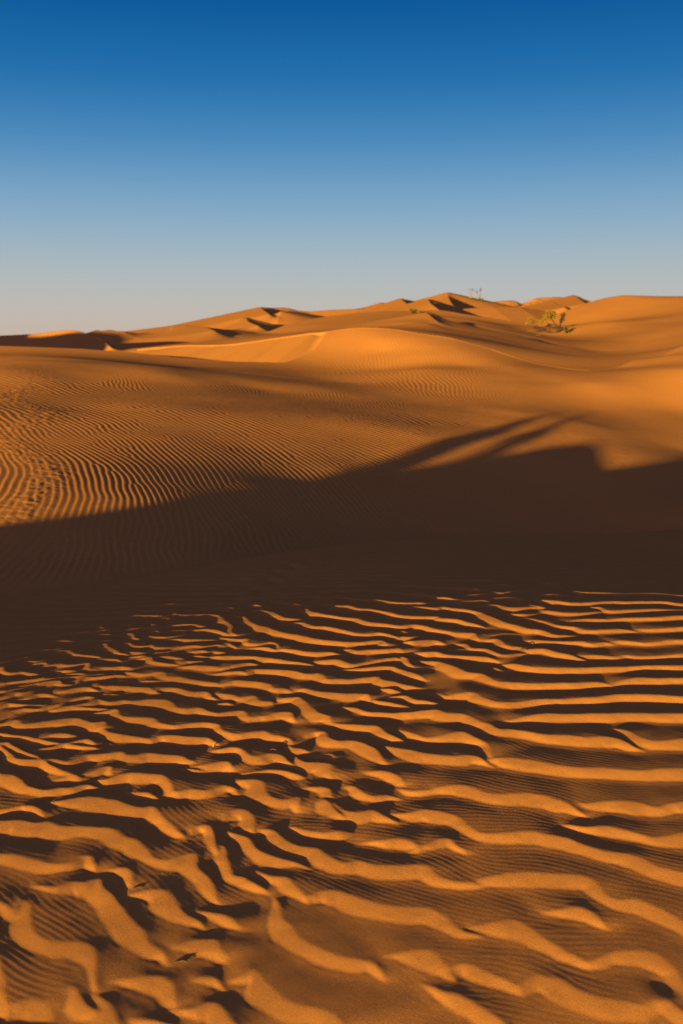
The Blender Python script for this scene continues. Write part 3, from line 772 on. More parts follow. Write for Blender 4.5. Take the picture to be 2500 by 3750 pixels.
# --- ripples of the middle slope: (photo x, y, crest angle in the photo, spacing in photo px, strength)
RC = [(60,1830,-50,30,1.05),(200,1830,-62,33,1.05),(330,1810,-88,30,1.0),(480,1790,75,28,1.1),(640,1770,55,22,1.1),(900,1720,40,15,1),(1150,1680,30,13,1),
 (100,1650,38,16,1),(300,1640,30,14,1),(600,1620,32,12,.9),(100,1500,20,12,.7),(500,1500,15,8,.65),(900,1550,20,9,.8),(1200,1600,20,10,.9),(1400,1620,20,10,.9),
 (300,1420,22,10,.6),(450,1402,85,17,1.1),(650,1405,78,17,1.1),(850,1420,50,12,1),(950,1432,85,16,1),(1200,1445,80,16,.9),(1350,1480,40,9,.9),
 (1530,1400,80,22,.9),(1650,1430,78,20,.8),(1300,1370,20,12,.9),(1400,1345,75,15,.7),(1500,1320,80,15,.4),(1850,1330,75,14,.4),(1750,1450,70,14,.75),
 (1600,1550,20,10,.7),(1850,1550,10,9,.9),(2000,1560,3,9,.9),(2000,1500,5,8,.6),(2150,1560,-3,9,.5),(2350,1400,-28,14,.5),(2450,1350,-30,14,.5),(2300,1450,-30,12,.5),
 (2100,1420,10,12,.12),(2200,1400,10,12,.12),(2400,1560,0,10,.3),(100,2000,-38,28,1.5),(300,2050,-60,28,1.5),(400,1950,88,32,1.5),(700,2000,80,30,1.3),(900,1900,60,22,1.3),(1100,1850,45,16,1.1),(1800,1800,0,9,.4),
 (100,1350,12,8,.45),(500,1350,8,7,.4),(1000,1375,5,6,.6),(300,1372,8,7,.08),(650,1385,8,7,.08),(950,1408,8,7,.06),(1250,1425,8,9,.15),(1200,1300,85,14,.12),(1700,1350,80,15,.35)]
rp, rk, rl, ra = [], [], [], []
for px, py, a, sp_, am in RC:
    p = hit(px, py)
    c_, s_ = math.cos(R(a)), math.sin(R(a))
    cd = hit(px + 12 * c_, py + 12 * s_) - hit(px - 12 * c_, py - 12 * s_)
    cd /= np.hypot(*cd) + 1e-9
    k = np.array([-cd[1], cd[0]])
    if k @ np.array([math.sin(SUN_AZ), math.cos(SUN_AZ)]) < 0:
        k = -k
    pd = hit(px - s_ * sp_ * 0.5, py + c_ * sp_ * 0.5) - hit(px + s_ * sp_ * 0.5, py - c_ * sp_ * 0.5)
    rp.append(p); rk.append(k); rl.append(min(max(abs(pd @ k), 0.085), 0.26)); ra.append(am)
rp, rk, rl, ra = map(np.array, (rp, rk, rl, ra))
print(np.round(np.c_[np.array(RC)[:,:4], rp, rl], 3))
def mid_dir(X, Y, want='k'):
    sh = X.shape; X = X.ravel(); Y = Y.ravel()
    w = 1 / (((X[:, None] - rp[:, 0]) ** 2 + (Y[:, None] - rp[:, 1]) ** 2 * 0.5) ** 1.5 + 0.02)
    w /= w.sum(1, keepdims=True)
    if want == 'a':
        return (w @ ra).reshape(sh), np.exp(w @ np.log(rl)).reshape(sh)
    kx, ky = w @ rk[:, 0], w @ rk[:, 1]
    a = np.arctan2(kx, ky) + 0.12 * value_noise(X, Y, 1.7, 61) + 0.10 * value_noise(X, Y, 0.5, 62)
    l = 0.87 * np.exp(w @ np.log(rl)) * (1 + 0.12 * value_noise(X, Y, 1.1, 63))
    return np.sin(a).reshape(sh), np.cos(a).reshape(sh), l.reshape(sh)
GX0, GX1, GY0, GY1, GRES = -12.0, 17.0, 7.0, 50.0, 0.02
MID = ripple_field(GX0, GX1, GY0, GY1, GRES, 0.17, mid_dir, sweeps=11, seed=9, sig=0.95)

TRACKS = []
for i, (px_, py_) in enumerate([(900, 2192), (930, 2168), (945, 2150), (985, 2132), (1000, 2118), (1020, 2104), (1040, 2092), (1062, 2078), (1080, 2064), (1110, 2053)]):
    _x, _y = near_hit(px_, py_, 0.0)
    TRACKS.append((_x + (0.05 if i % 2 else -0.05), _y))
def height(x, y):
    z = base_height(x, y)
    r = np.hypot(x, y)
    # foreground
    m = (x > FX0) & (x < FX1) & (y > FY0) & (y < FY1)
    px, py = pt2px(x, y, z)
    inside = np.clip(np.minimum(np.minimum((px + 130) / 100, (2630 - px) / 100), (3880 - py) / 100), 0, 1)
    s = NX * x + NY * y - NC
    fade = np.clip((7.4 - y) / 0.6, 0, 1)
    xm, ym = x[m], y[m]
    h = bilin(FH, FX0, FY0, FRES, xm, ym)
    fc = bilin(FACE, FX0, FY0, FRES, xm, ym)
    c = bilin(MINI, FX0, FY0, 0.005, xm, ym)
    big = np.clip(0.5 + 0.9 * value_noise(xm, ym, 0.45, 31) + 0.3 * value_noise(xm, ym, 0.15, 32), 0.05, 1)
    mini = ripple_profile(c, 0.4) * MINI_A * (1 - np.clip(fc * 1.3, 0, 1)) * big * np.clip((6.2 - ym) / 1.0, 0, 1)
    grain = 0.00018 * value_noise(xm, ym, 0.05, 33) + 0.0006 * value_noise(xm, ym, 0.16, 34) + 0.00006 * value_noise(xm, ym, 0.018, 35)
    z[m] += inside[m] * fade[m] * (h + mini + grain)
    m = (x > SX0) & (x < SX1) & (y > SY0) & (y < SY1)
    xm, ym = x[m], y[m]
    c = bilin(SIDE, SX0, SY0, SRES, xm, ym)
    edge = np.clip(np.minimum(np.minimum(xm - SX0, SX1 - xm), np.minimum(ym - SY0, SY1 - ym)), 0, 1)
    dark = np.clip((s[m] - 0.2) / 1.0, 0, 1) * 0.30 * np.clip((4.2 - s[m]) / 1.5, 0, 1)
    outs = np.clip((1 - s[m]) / 1.5, 0, 1) * (1 - inside[m])
    z[m] += (ripple_profile(c, 0.3) + 0.5) * 0.012 * np.maximum(outs, dark * inside[m]) * edge
    for i, (fx, fy) in enumerate(TRACKS):
        dd = ((x - fx) / 0.055) ** 2 + ((y - fy) / 0.11) ** 2
        z -= 0.013 * np.exp(-dd) - 0.001 * np.exp(-(np.sqrt(dd) - 1.6) ** 2 / 0.3) * (dd < 16)
    # middle slope
    m = (x > GX0) & (x < GX1) & (y > GY0) & (y < GY1)
    xm, ym = x[m], y[m]
    c = bilin(MID, GX0, GY0, GRES, xm, ym)
    # a trampled, knobbly strip at the left edge
    knob = np.exp(-((xm / np.maximum(ym, 1) + 0.315 - 0.02 * np.sin(ym)) / 0.022) ** 2) * np.clip((ym - 9.5) / 2, 0, 1) * np.clip((30 - ym) / 5, 0, 1)
    am, lm = mid_dir(xm, ym, 'a')
    nd = near_dune(xm, ym); md = base_height(xm, ym)
    w = np.clip((md - nd - 0.05) / 0.3, 0, 1)
    d, sd, _ = linedist(xm, ym, LIMIT)
    w = w * np.where(sd < 0, 1, np.clip(1 - d / 1.5, 0, 1))
    var = np.clip(0.9 + 0.5 * value_noise(xm, ym, 1.6, 41), 0.3, 1.3)
    z[m] += ripple_profile(c, 0.33) * lm * MID_A * am * var * w * (1 - 0.5 * knob)
    z[m] += knob * w * 0.008 * (np.abs(value_noise(xm, ym, 0.085, 71)) + np.abs(value_noise(xm, ym, 0.17, 72)))
    z += 0.004 * value_noise(x, y, 2.3, 51) * np.clip((r - 9) / 10, 0, 1) + 0.0015 * value_noise(x, y, 0.7, 52) * np.clip((r - 9) / 10, 0, 1)
    return z
MINI_A, MID_A = 0.00028, 0.046

# --- one polar sheet of sand, finest where the ripples need it
def rows():
    r = [0.35]
    while r[-1] < 9000:
        q = r[-1]
        if q < 1.6: d = 0.05
        elif q < 7.5: d = max(0.004, 0.62 * q * q / 1492) * QR
        elif q < 36: d = 0.034 * QR
        elif q < 60: d = 0.09 * QR
        elif q < 600: d = q * 0.0032 * QR
        else: d = q * 0.06
        r.append(q + d)
    return np.array(r)
QR = 1.0
def cols():
    a = list(np.arange(-22, 22, 0.042 * QR))
    b = list(np.arange(22, 60, 0.25)) + list(np.arange(60, 178, 2.0))
    return np.radians(np.array([-v for v in b[::-1]][:-1] + [-22.0] * 0 + a + b))
rr, aa = rows(), cols()
nr, na = len(rr), len(aa)
RRm, AA = np.meshgrid(rr, aa, indexing='ij')
X = (RRm * np.sin(AA)).ravel(); Y = (RRm * np.cos(AA)).ravel()
Z = np.empty_like(X)
CH = 400000
for i in range(0, len(X), CH):
    Z[i:i + CH] = height(X[i:i + CH], Y[i:i + CH])
co = np.empty((len(X) + 1, 3), np.float32)
co[:-1, 0] = X; co[:-1, 1] = Y; co[:-1, 2] = Z
co[-1] = (0, 0, 0)
print("terrain", nr, na, len(X), "z", Z.min(), Z.max())
idx = np.arange(nr * na, dtype=np.int32).reshape(nr, na)
a_, b_ = idx[:-1, :], idx[1:, :]
q = np.stack([a_, b_, np.roll(b_, -1, 1), np.roll(a_, -1, 1)], -1).reshape(-1, 4)
q = q[:, ::-1].copy()
# close the small hole under the tripod
tri = np.stack([np.full(na, nr * na, np.int32), idx[0], np.roll(idx[0], -1)], -1)[:, ::-1].copy()
me = bpy.data.meshes.new("sand_dunes")
me.vertices.add(len(co)); me.vertices.foreach_set("co", co.ravel())
nl = q.size + tri.size
me.loops.add(nl); me.loops.foreach_set("vertex_index", np.r_[q.ravel(), tri.ravel()])
me.polygons.add(len(q) + len(tri))
me.polygons.foreach_set("loop_start", np.r_[np.arange(len(q)) * 4, q.size + np.arange(len(tri)) * 3].astype(np.int32))
me.update(calc_edges=True)
me.shade_smooth()
ground = bpy.data.objects.new("sand_dunes", me)
C.objects.link(ground)
ground["kind"] = "structure"
ground["label"] = "orange desert sand dunes covered with wind ripples"
if me.polygons[0].normal.z < 0:
    me.flip_normals()
def zat(x, y):
    return float(height(np.array([float(x)]), np.array([float(y)]))[0])

# ------------------------------------------------------------------ materials
def mat(name, build):
    m = bpy.data.materials.new(name); m.use_nodes = True
    t = m.node_tree; t.nodes.clear()
    out = t.nodes.new('ShaderNodeOutputMaterial'); p = t.nodes.new('ShaderNodeBsdfPrincipled')
    t.links.new(p.outputs[0], out.inputs[0])
    p.inputs['Roughness'].default_value = 0.9
    p.inputs['Specular IOR Level'].default_value = 0.1
    build(t, p)
    return m
def noise(t, scale, detail=2, rough=0.5, vec=None):
    n = t.nodes.new('ShaderNodeTexNoise'); n.inputs['Scale'].default_value = scale
    n.inputs['Detail'].default_value = detail; n.inputs['Roughness'].default_value = rough
    if vec is not None: t.links.new(vec, n.inputs['Vector'])
    return n
def two_tone(c1, c2, scale, rough=0.9):
    def b(t, p):
        tc = t.nodes.new('ShaderNodeTexCoord')
        n = noise(t, scale, 3, 0.6, tc.outputs['Object'])
        r = t.nodes.new('ShaderNodeValToRGB')
        r.color_ramp.elements[0].position = 0.35; r.color_ramp.elements[1].position = 0.65
        r.color_ramp.elements[0].color = (*c1, 1); r.color_ramp.elements[1].color = (*c2, 1)
        t.links.new(n.outputs['Fac'], r.inputs[0]); t.links.new(r.outputs[0], p.inputs['Base Color'])
        p.inputs['Roughness'].default_value = rough
    return b
SAND = (0.310, 0.120, 0.023)
def sand_build(t, p):
    g = t.nodes.new('ShaderNodeNewGeometry')
    n1 = noise(t, 260, 3, 0.75, g.outputs['Position'])      # single grains
    n2 = noise(t, 9, 3, 0.6, g.outputs['Position'])
    n3 = noise(t, 0.25, 3, 0.5, g.outputs['Position'])
    def rmp(src, a, b, lo, hi):
        r = t.nodes.new('ShaderNodeMapRange'); r.inputs['From Min'].default_value = a; r.inputs['From Max'].default_value = b
        r.inputs['To Min'].default_value = lo; r.inputs['To Max'].default_value = hi
        t.links.new(src, r.inputs['Value']); return r.outputs[0]
    def mul(a, b):
        m = t.nodes.new('ShaderNodeMath'); m.operation = 'MULTIPLY'; t.links.new(a, m.inputs[0]); t.links.new(b, m.inputs[1]); return m.outputs[0]
    f = mul(mul(rmp(n1.outputs['Fac'], 0.25, 0.75, 0.76, 1.24), rmp(n2.outputs['Fac'], 0.3, 0.7, 0.95, 1.05)), rmp(n3.outputs['Fac'], 0.3, 0.7, 0.95, 1.05))
    v = t.nodes.new('ShaderNodeVectorMath'); v.operation = 'SCALE'; v.inputs[0].default_value = SAND
    t.links.new(f, v.inputs['Scale']); t.links.new(v.outputs[0], p.inputs['Base Color'])
    p.inputs['Roughness'].default_value = 1.0; p.inputs['Specular IOR Level'].default_value = 0.0
    bn = noise(t, 300, 3, 0.7, g.outputs['Position'])
    bp = t.nodes.new('ShaderNodeBump'); bp.inputs['Strength'].default_value = 0.6; bp.inputs['Distance'].default_value = 0.0016
    t.links.new(bn.outputs['Fac'], bp.inputs['Height']); t.links.new(bp.outputs[0], p.inputs['Normal'])
M_SAND = mat("sand", sand_build)
me.materials.append(M_SAND)

# ------------------------------------------------------------------ things
rnd = random.Random(7)
def link(name, verts, faces, material, parent=None, smooth=True):
    m = bpy.data.meshes.new(name)
    m.from_pydata(verts, [], faces); m.update()
    if smooth: m.shade_smooth()
    m.materials.append(material)
    o = bpy.data.objects.new(name, m); C.objects.link(o)
    if parent: o.parent = parent
    return o
def thing(name, label, cat, loc, group=None, rz=0.0):
    o = bpy.data.objects.new(name, None); C.objects.link(o)
    o.location = loc; o.rotation_euler = (0, 0, rz); o.empty_display_size = 0.1
    o["label"] = label; o["category"] = cat
    if group: o["group"] = group
    return o
def tube(V, Fc, pts, radii, sides=7, wob=0.0):
    """a tapering limb along pts"""
    P = [Vector(p) for p in pts]
    base = len(V)
    for i, p in enumerate(P):
        t = (P[min(i + 1, len(P) - 1)] - P[max(i - 1, 0)]).normalized()
        a = t.cross(Vector((0, 0, 1)) if abs(t.z) < 0.9 else Vector((1, 0, 0))).normalized()
        b = t.cross(a)
        for k in range(sides):
            q = 2 * math.pi * k / sides
            r = radii[i] * (1 + wob * rnd.uniform(-1, 1))
            V.append(tuple(p + (a * math.cos(q) + b * math.sin(q)) * r))
    for i in range(len(P) - 1):
        for k in range(sides):
            k2 = (k + 1) % sides
            Fc.append((base + i * sides + k, base + i * sides + k2, base + (i + 1) * sides + k2, base + (i + 1) * sides + k))
    V.append(tuple(P[-1])); e = len(V) - 1
    for k in range(sides):
        Fc.append((base + (len(P) - 1) * sides + k, base + (len(P) - 1) * sides + (k + 1) % sides, e))
def smooth_path(pts, n=4):
    A = catmull(np.array(pts, float)[:, :3] if len(pts[0]) > 3 else np.array(pts, float), 1e9) if False else np.array(pts, float)
    out = []
    Q = np.vstack([2 * A[0] - A[1], A, 2 * A[-1] - A[-2]])
    for i in range(1, len(Q) - 2):
        for t in np.arange(n) / n:
            p0, p1, p2, p3 = Q[i - 1], Q[i], Q[i + 1], Q[i + 2]
            out.append(0.5 * (2 * p1 + (p2 - p0) * t + (2 * p0 - 5 * p1 + 4 * p2 - p3) * t * t + (3 * p1 - p0 - 3 * p2 + p3) * t ** 3))
    out.append(A[-1])
    return np.array(out)
def spray(V, Fc, c, size, n, up=0.5, leaf=0.07, wid=0.012, droop=0.0):
    """feathery foliage: n fine sprigs, each a bent sliver, spreading from a clump centre"""
    for _ in range(n):
        u = Vector((rnd.gauss(0, 1), rnd.gauss(0, 1), rnd.gauss(0, 1))).normalized() * (rnd.random() ** 0.45)
        p = Vector(c) + Vector((u.x * size[0], u.y * size[1], u.z * size[2]))
        d = (Vector((u.x, u.y, u.z * 0.6 + up)) + Vector((rnd.uniform(-.5, .5), rnd.uniform(-.5, .5), rnd.uniform(-.3, .5)))).normalized()
        L = leaf * rnd.uniform(0.6, 1.5); w = wid * rnd.uniform(0.6, 1.4)
        sd = d.cross(Vector((rnd.uniform(-1, 1), rnd.uniform(-1, 1), rnd.uniform(-1, 1)))).normalized() * w
        b = len(V)
        mid = p + d * L * 0.5 + Vector((0, 0, -droop * L))
        V.extend([tuple(p - sd * 0.5), tuple(p + sd * 0.5), tuple(mid + sd), tuple(p + d * L), tuple(mid - sd)])
        Fc.append((b, b + 1, b + 2, b + 3, b + 4))

def place(px, py, D0=6.5, D1=700.0):
    """where the line of sight through a photo pixel meets the sand"""
    D = np.concatenate([np.arange(D0, 60, .03), np.arange(60, D1, .2)])
    x, y, z = px2pt(px, py, D); g = height(x, y); h = z < g
    i = int(np.argmax(h)) if h.any() else len(D) - 1
    return float(x[i]), float(y[i]), float(g[i])

M_BARK = mat("bark", two_tone((0.018, 0.010, 0.006), (0.035, 0.020, 0.012), 14))
M_LEAF = mat("leaf_yellow_green", two_tone((0.085, 0.050, 0.008), (0.150, 0.085, 0.012), 5))
M_LEAF2 = mat("leaf_olive", two_tone((0.034, 0.030, 0.008), (0.080, 0.058, 0.011), 5))
M_DRY = mat("dry_twigs", two_tone((0.022, 0.013, 0.012), (0.045, 0.025, 0.020), 9))
M_PALE = mat("bleached_wood", two_tone((0.20, 0.14, 0.08), (0.30, 0.22, 0.14), 40))
M_DARK = mat("dark_wood", two_tone((0.045, 0.026, 0.016), (0.09, 0.05, 0.03), 60))

# --- the wind-bent desert tree right of centre: placed by its foot, shaped in metres
tx, ty, tz = place(2034, 1219, 60)
U = ty / F                              # metres per photo pixel at the tree
def tp(px, py, dy=0.0):
    return ((px - 2034) * U, dy, (1216 - py) * U)
tree = thing("desert_tree", "wind-bent yellow green desert tree with twisted dark limbs on the right dunes", "tree", (tx, ty, tz - 0.05))
V, Fc = [], []
tube(V, Fc, smooth_path([tp(2030, 1224), tp(2034, 1216), tp(2041, 1207, .05), tp(2047, 1196, .1), tp(2050, 1184, .12), tp(2054, 1172, .2)]),
     np.linspace(0.15, 0.07, 21), 8, .1)
link("trunk", V, Fc, M_BARK, tree)
limbs = [([(2036, 1215, 0), (2024, 1217, -.15), (2008, 1213, -.3), (1990, 1207, -.35), (1975, 1207, -.3), (1962, 1210, -.2)], .12, .05),
         ([(2040, 1209, 0), (2038, 1198, .1), (2035, 1188, .15), (2027, 1181, .1), (2020, 1172, 0), (2013, 1163, -.1), (2004, 1159, -.2)], .085, .03),
         ([(2034, 1187, .1), (2020, 1187, -.3), (2005, 1190, -.6), (1994, 1193, -.7)], .04, .018),
         ([(2018, 1170, 0), (2018, 1158, .2), (2021, 1146, .3)], .035, .015),
         ([(2013, 1163, -.1), (2006, 1152, -.3), (2001, 1144, -.4)], .03, .012),
         ([(1996, 1208, -.35), (1984, 1196, -.5), (1978, 1184, -.6)], .045, .02),
         ([(1975, 1207, -.3), (1962, 1196, -.1), (1948, 1184, 0), (1940, 1172, .1)], .04, .015),
         ([(1966, 1209, -.2), (1950, 1200, -.5), (1936, 1190, -.6)], .03, .012),
         ([(2008, 1213, -.3), (2006, 1200, -.5), (2007, 1190, -.6)], .03, .015),
         ([(2050, 1184, .12), (2056, 1170, .4), (2063, 1158, .5), (2067, 1148, .6)], .045, .015),
         ([(2050, 1183, .12), (2048, 1170, -.1), (2052, 1157, -.2), (2058, 1147, -.2)], .04, .012),
         ([(2047, 1190, .1), (2040, 1180, .5), (2038, 1170, .8)], .03, .012)]
for pts, r0, r1 in limbs:
    V, Fc = [], []
    P = smooth_path([tp(*p) for p in pts])
    tube(V, Fc, P, np.linspace(r0, r1, len(P)), 6, .12)
    link("branch", V, Fc, M_BARK, tree)
def crown(name, clumps, material, parent, tpf, u, leaf, wid, up=.6):
    V, Fc = [], []
    for px, py, dy, w, h, n in clumps:
        c = tpf(px, py, dy)
        for _ in range(max(3, n // 18)):      # each clump is made of smaller tufts with gaps between
            o = (rnd.uniform(-1, 1) * w * u, rnd.uniform(-1, 1) * w * u, rnd.uniform(-1, 1) * h * u)
            spray(V, Fc, (c[0] + o[0], c[1] + o[1], c[2] + o[2]), (w * u * .36, w * u * .4, h * u * .36), 26, up, leaf, wid)
    return link(name, V, Fc, material, parent, False)
crown("crown", [(2001, 1150, -.3, 8, 9, 420), (2020, 1147, .2, 9, 10, 420), (2030, 1158, .3, 7, 9, 240), (1990, 1162, -.4, 6, 6, 180), (2010, 1143, 0, 12, 4, 160),
                (1941, 1171, 0, 8, 6, 280), (1929, 1187, -.4, 7, 4, 150), (1977, 1178, -.6, 8, 7, 330), (1968, 1186, -.5, 8, 5, 150), (2001, 1166, -.2, 8, 5, 180)], M_LEAF, tree, tp, U, .13, .012, 1.0)
crown("dry_spray", [(2058, 1160, .2, 7, 12, 330), (2052, 1172, .1, 5, 7, 160), (2066, 1153, .5, 5, 8, 180), (2007, 1188, -.6, 8, 4, 200), (1960, 1196, -.2, 8, 6, 200),
                    (1970, 1203, -.3, 9, 3, 120), (1995, 1192, -.6, 6, 3, 90), (1950, 1180, 0, 6, 5, 80)], M_DRY, tree, tp, U, .12, .011)

def shrub(px, py, label, clumps, material, leaf, wid, group=None, n_stem=6, D0=60, name="desert_shrub"):
    x, y, z = place(px, py, D0)
    u = y / F
    o = thing(name, label, "shrub", (x, y, z - 0.02), group)
    f = lambda a, b, dy=0.0: ((a - px) * u, dy, (py - b) * u)
    V, Fc = [], []
    for a, b, dy, w, h, n in clumps:
        for _ in range(n_stem):
            e = f(a + rnd.uniform(-w, w), b + rnd.uniform(-h, h), dy + rnd.uniform(-.2, .2))
            P = smooth_path([(rnd.uniform(-.06, .06), rnd.uniform(-.06, .06), -.05), (e[0] * .45, e[1] * .5, e[2] * .6), e], 3)
            tube(V, Fc, P, np.linspace(.016, .005, len(P)) * (u / .027), 4)
    link("stems", V, Fc, M_BARK, o)
    crown("foliage", clumps, material, o, f, u, leaf, wid)
    return o
shrub(2072, 1222, "small olive shrub standing alone just right of the wind-bent tree", [(2068, 1208, 0, 6, 8, 260), (2078, 1212, .2, 6, 6, 220), (2063, 1199, -.2, 4, 6, 90), (2080, 1199, .3, 4, 6, 70)], M_LEAF2, .10, .014)
shrub(1513, 1150, "two-lobed green shrub on the lit slope left of the sharp dune peak", [(1508, 1141, 0, 4, 6, 260), (1519, 1142, .2, 3, 6, 220), (1505, 1134, 0, 4, 3, 70), (1521, 1135, 0, 4, 3, 60)], M_LEAF2, .14, .022)
shrub(1539, 1148.5, "tiny dark shrub hugging the sand beside the two-lobed green shrub", [(1539, 1145.5, 0, 5, 1.6, 140), (1543, 1144, 0, 3, 1.2, 60)], M_LEAF2, .10, .018, n_stem=3)

# --- palms on the skyline
def palm(px, py, top, lean, tufts, label):
    x, y, z = place(px, py, 200, 700)
    u = y / F
    o = thing("palm_tree", label, "palm tree", (x, y, z - 0.3), "palms on the skyline dune")
    h = (py - top) * u + .3
    V, Fc = [], []
    P = smooth_path([(0, 0, 0), (lean * u * .25, 0, h * .35), (lean * u * .6, 0, h * .7), (lean * u, 0, h)], 4)
    tube(V, Fc, P, np.linspace(.17, .12, len(P)), 8, .08)
    link("trunk", V, Fc, M_PALMBARK, o)
    V, Fc = [], []
    for dx, dz, s in tufts:
        c = Vector((lean * u + dx * u, 0, h + dz * u))
        for k in range(26):
            az = rnd.uniform(0, 2 * math.pi); elv = rnd.uniform(-.5, 1.3)
            d = Vector((math.cos(az) * math.cos(elv), math.sin(az) * math.cos(elv), math.sin(elv)))
            L = s * u * rnd.uniform(.7, 1.15)
            sd = d.cross(Vector((0, 0, 1))).normalized() * (.10 * s * u)
            b = len(V)
            m1 = c + d * L * .5 + Vector((0, 0, .06 * L)); m2 = c + d * L + Vector((0, 0, -.30 * L))
            V.extend([tuple(c), tuple(m1 + sd), tuple(m2), tuple(m1 - sd), tuple(m1 + Vector((0, 0, .05 * L)))])
            Fc.extend([(b, b + 1, b + 4), (b + 1, b + 2, b + 4), (b + 2, b + 3, b + 4), (b + 3, b, b + 4)])
    link("fronds", V, Fc, M_FROND, o, False)
    return o
M_PALMBARK = mat("palm_bark", two_tone((0.085, 0.05, 0.036), (0.13, 0.08, 0.055), 3))
M_FROND = mat("palm_frond", two_tone((0.030, 0.032, 0.018), (0.065, 0.055, 0.03), 3))
palm(1719, 1094, 1064, -2, [(0, 1, 5)], "leftmost of the skyline palms, short with a small dark tuft")
palm(1723, 1094, 1064, 4, [(-1, 2, 6), (4, 0, 5)], "skyline palm leaning right with a double dark tuft")
palm(1745, 1096, 1069, -1, [(0, 0, 6), (1, -4, 4)], "thin skyline palm with a narrow drooping tuft beside the tallest one")
palm(1755, 1097, 1064, 2, [(0, 2, 8), (0, -3, 6)], "tallest skyline palm, rightmost, with a big shaggy crown")
shrub(1735, 1099, "low dark scrub along the crest at the feet of the skyline palms", [(1718, 1097, 0, 4, 1, 60), (1732, 1097, 0, 6, 1, 90), (1755, 1098, 0, 7, 1.2, 120), (1765, 1100, 0, 5, 1, 70)], M_LEAF2, .5, .09, n_stem=2, D0=200)

# --- litter in the foreground and on the far slope
def litter(px, py, pts, r, material, label, D0=None, extra=()):
    if D0 is None:
        x, y = near_hit(px, py, 0.012)
        z = zat(x, y)
        for _ in range(4):
            x, y = near_hit(px, py, z - float(near_dune(np.array(x), np.array(y)))); z = zat(x, y)
    else:
        x, y, z = place(px, py, D0)
    o = thing("twig", label, "twig", (x, y, z))
    V, Fc = [], []
    P = smooth_path(pts, 3)
    tube(V, Fc, P, np.linspace(r, r * .45, len(P)), 6, .2)
    link("stem", V, Fc, material, o)
    for e in extra:
        V, Fc = [], []
        P = smooth_path(e, 3)
        tube(V, Fc, P, np.linspace(r * .5, r * .2, len(P)), 5, .2)
        link("side_twig", V, Fc, material, o)
    return o
litter(782, 2733, [(-.002, 0, -.01), (0, 0, .003), (.003, .001, .008)], .0036, M_PALE, "pale stub of dry stem poking out of a ripple crest with a pointed shadow")
litter(1000, 2748, [(-.012, 0, .001), (-.003, .003, .004), (.008, 0, .003), (.013, -.003, .001)], .0018, M_DARK, "dark brittle twig lying across a crest near the middle of the sand",
       extra=[[(0, 0, .002), (.003, .004, .003), (.007, .007, .001)]])
litter(668, 3522, [(-.018, -.004, .0005), (-.006, 0, .0015), (.008, .003, .0015), (.016, .006, .003)], .0022, M_DARK, "dark curved bit of twig in the lower left foreground",
       extra=[[(.004, 0, .003), (.010, -.006, .002), (.014, -.010, .001)]])
litter(505, 3252, [(-.016, -.006, .001), (0, 0, .002), (.014, .006, .001)], .0013, M_DARK, "hair-thin dry straw on a rounded crest at lower left",
       extra=[[(0, 0, .002), (.008, -.004, .003)]])
litter(1915, 2383, [(-.016, 0, .004), (0, 0, .010), (.014, .002, .006), (.024, 0, .001)], .0024, M_DARK, "dark twig fragment at the left end of a long ripple near the shadow")
litter(1941, 1214, [(-.45, 0, .03), (-.1, .1, .06), (.3, 0, .05), (.55, -.1, .02)], .05, M_DARK, "long fallen branch half buried left of the wind-bent tree", D0=60, extra=[[(0, 0, .05), (.2, .1, .15)]])
litter(1968, 1230, [(-.25, 0, .02), (0, .05, .06), (.28, 0, .03)], .045, M_DARK, "short fallen branch on the sand below the wind-bent tree", D0=60, extra=[[(0, 0, .05), (-.1, .1, .12)]])

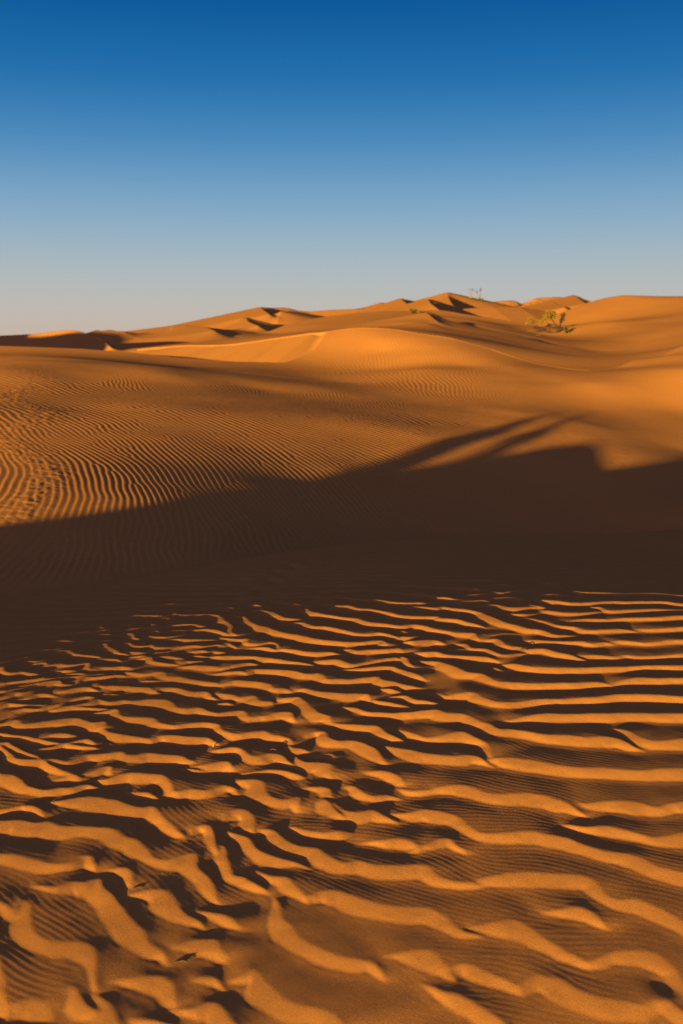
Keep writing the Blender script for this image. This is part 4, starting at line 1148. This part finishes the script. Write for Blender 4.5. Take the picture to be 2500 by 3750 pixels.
# --- the people whose long shadows fall on the middle slope; they stand on the crest left of the camera
def person(x, y, face, label, h=1.72, arms='down', coat=(0.10, 0.12, 0.2), trousers=(0.06, 0.06, 0.07), hat=False):
    o = thing("person", label, "person", (x, y, zat(x, y) - 0.02), "companions standing on the crest", rz=face)
    k = h / 1.75
    J = {'pel': (0, 0, .95), 'wst': (0, 0, 1.08), 'chs': (0, .01, 1.30), 'nck': (0, 0, 1.47), 'hd0': (0, .02, 1.55), 'hd1': (0, .03, 1.64), 'hd2': (0, .02, 1.72)}
    Rr = {'pel': .15, 'wst': .13, 'chs': .155, 'nck': .06, 'hd0': .07, 'hd1': .092, 'hd2': .06}
    E = [('pel', 'wst'), ('wst', 'chs'), ('chs', 'nck'), ('nck', 'hd0'), ('hd0', 'hd1'), ('hd1', 'hd2')]
    for s, n in ((-1, 'l'), (1, 'r')):
        J.update({n + 'hip': (s * .10, 0, .88), n + 'kne': (s * .12, .03, .50), n + 'ank': (s * .13, 0, .09), n + 'toe': (s * .15, .15, .04)})
        Rr.update({n + 'hip': .10, n + 'kne': .062, n + 'ank': .045, n + 'toe': .038})
        E += [('pel', n + 'hip'), (n + 'hip', n + 'kne'), (n + 'kne', n + 'ank'), (n + 'ank', n + 'toe')]
        if arms == 'up':      # holding a camera to the face
            J.update({n + 'sho': (s * .19, 0, 1.42), n + 'elb': (s * .27, .14, 1.22), n + 'wri': (s * .09, .26, 1.52), n + 'pal': (s * .06, .27, 1.58)})
        else:
            J.update({n + 'sho': (s * .19, 0, 1.42), n + 'elb': (s * .24, -.02, 1.14), n + 'wri': (s * .24, .06, .90), n + 'pal': (s * .24, .08, .83)})
        Rr.update({n + 'sho': .065, n + 'elb': .045, n + 'wri': .030, n + 'pal': .032})
        E += [('chs', n + 'sho'), (n + 'sho', n + 'elb'), (n + 'elb', n + 'wri'), (n + 'wri', n + 'pal')]
        w, p = Vector(J[n + 'wri']), Vector(J[n + 'pal'])
        d = (p - w).normalized(); side = d.cross(Vector((s, .2, 0))).normalized()
        for fi in range(5):
            off = side * (.022 - .011 * fi)
            L = (.045, .075, .085, .078, .060)[fi]
            a = p + off + d * (.01 if fi else -.02)
            b = a + d * L * .55 + (side * .03 if fi == 0 else Vector((0, .008, 0)))
            c = b + d * L * .4 + Vector((0, .014, 0))
            for q, v in (('a', a), ('b', b), ('c', c)):
                J[n + 'f%d%s' % (fi, q)] = tuple(v); Rr[n + 'f%d%s' % (fi, q)] = .009
            E += [(n + 'pal', n + 'f%da' % fi), (n + 'f%da' % fi, n + 'f%db' % fi), (n + 'f%db' % fi, n + 'f%dc' % fi)]
    names = list(J); idx = {n: i for i, n in enumerate(names)}
    m = bpy.data.meshes.new("body")
    m.from_pydata([tuple(c * k for c in J[n]) for n in names], [(idx[a], idx[b]) for a, b in E], [])
    m.materials.append(mat("clothes", two_tone(coat, tuple(c * 1.2 for c in coat), 20)))
    b = bpy.data.objects.new("body", m); C.objects.link(b); b.parent = o
    b.modifiers.new("skin", 'SKIN'); sk = m.skin_vertices[0].data
    for n in names: sk[idx[n]].radius = (Rr[n] * k * (1.15 if n in ('chs', 'wst', 'pel') else 1), Rr[n] * k * (.8 if n in ('chs', 'wst') else 1))
    sk[0].use_root = True
    ss = b.modifiers.new("smooth", 'SUBSURF'); ss.levels = ss.render_levels = 1
    # hair or hat
    V, Fc = [], []
    n1, n2 = 14, 7
    for i in range(n2 + 1):
        t = i / n2
        for j in range(n1):
            q = 2 * math.pi * j / n1
            rr_ = math.sin(t * math.pi * .55) * .108
            V.append((math.cos(q) * rr_ * k, (math.sin(q) * rr_ - .005) * k, (1.655 + math.cos(t * math.pi * .55) * .115) * k))
    if hat:
        for j in range(n1):
            q = 2 * math.pi * j / n1
            V.append((math.cos(q) * .20 * k, math.sin(q) * .20 * k, 1.655 * k))
        n2 += 1
    for i in range(n2):
        for j in range(n1):
            Fc.append((i * n1 + j, i * n1 + (j + 1) % n1, (i + 1) * n1 + (j + 1) % n1, (i + 1) * n1 + j))
    link("hat" if hat else "hair", V, Fc, M_PALE if hat else M_DARK, o)
    return o
person(-9.5, -4.3, -.5, "person in a dark blue jacket standing nearest the camera on the crest")
person(-10.3, -4.3, -.3, "person in a grey coat holding a camera to the face", arms='up', coat=(.12, .12, .12))
person(-10.6, -4.5, -.1, "person in a brown jacket close beside the one with a camera", h=1.66, coat=(.2, .12, .06), hat=True)
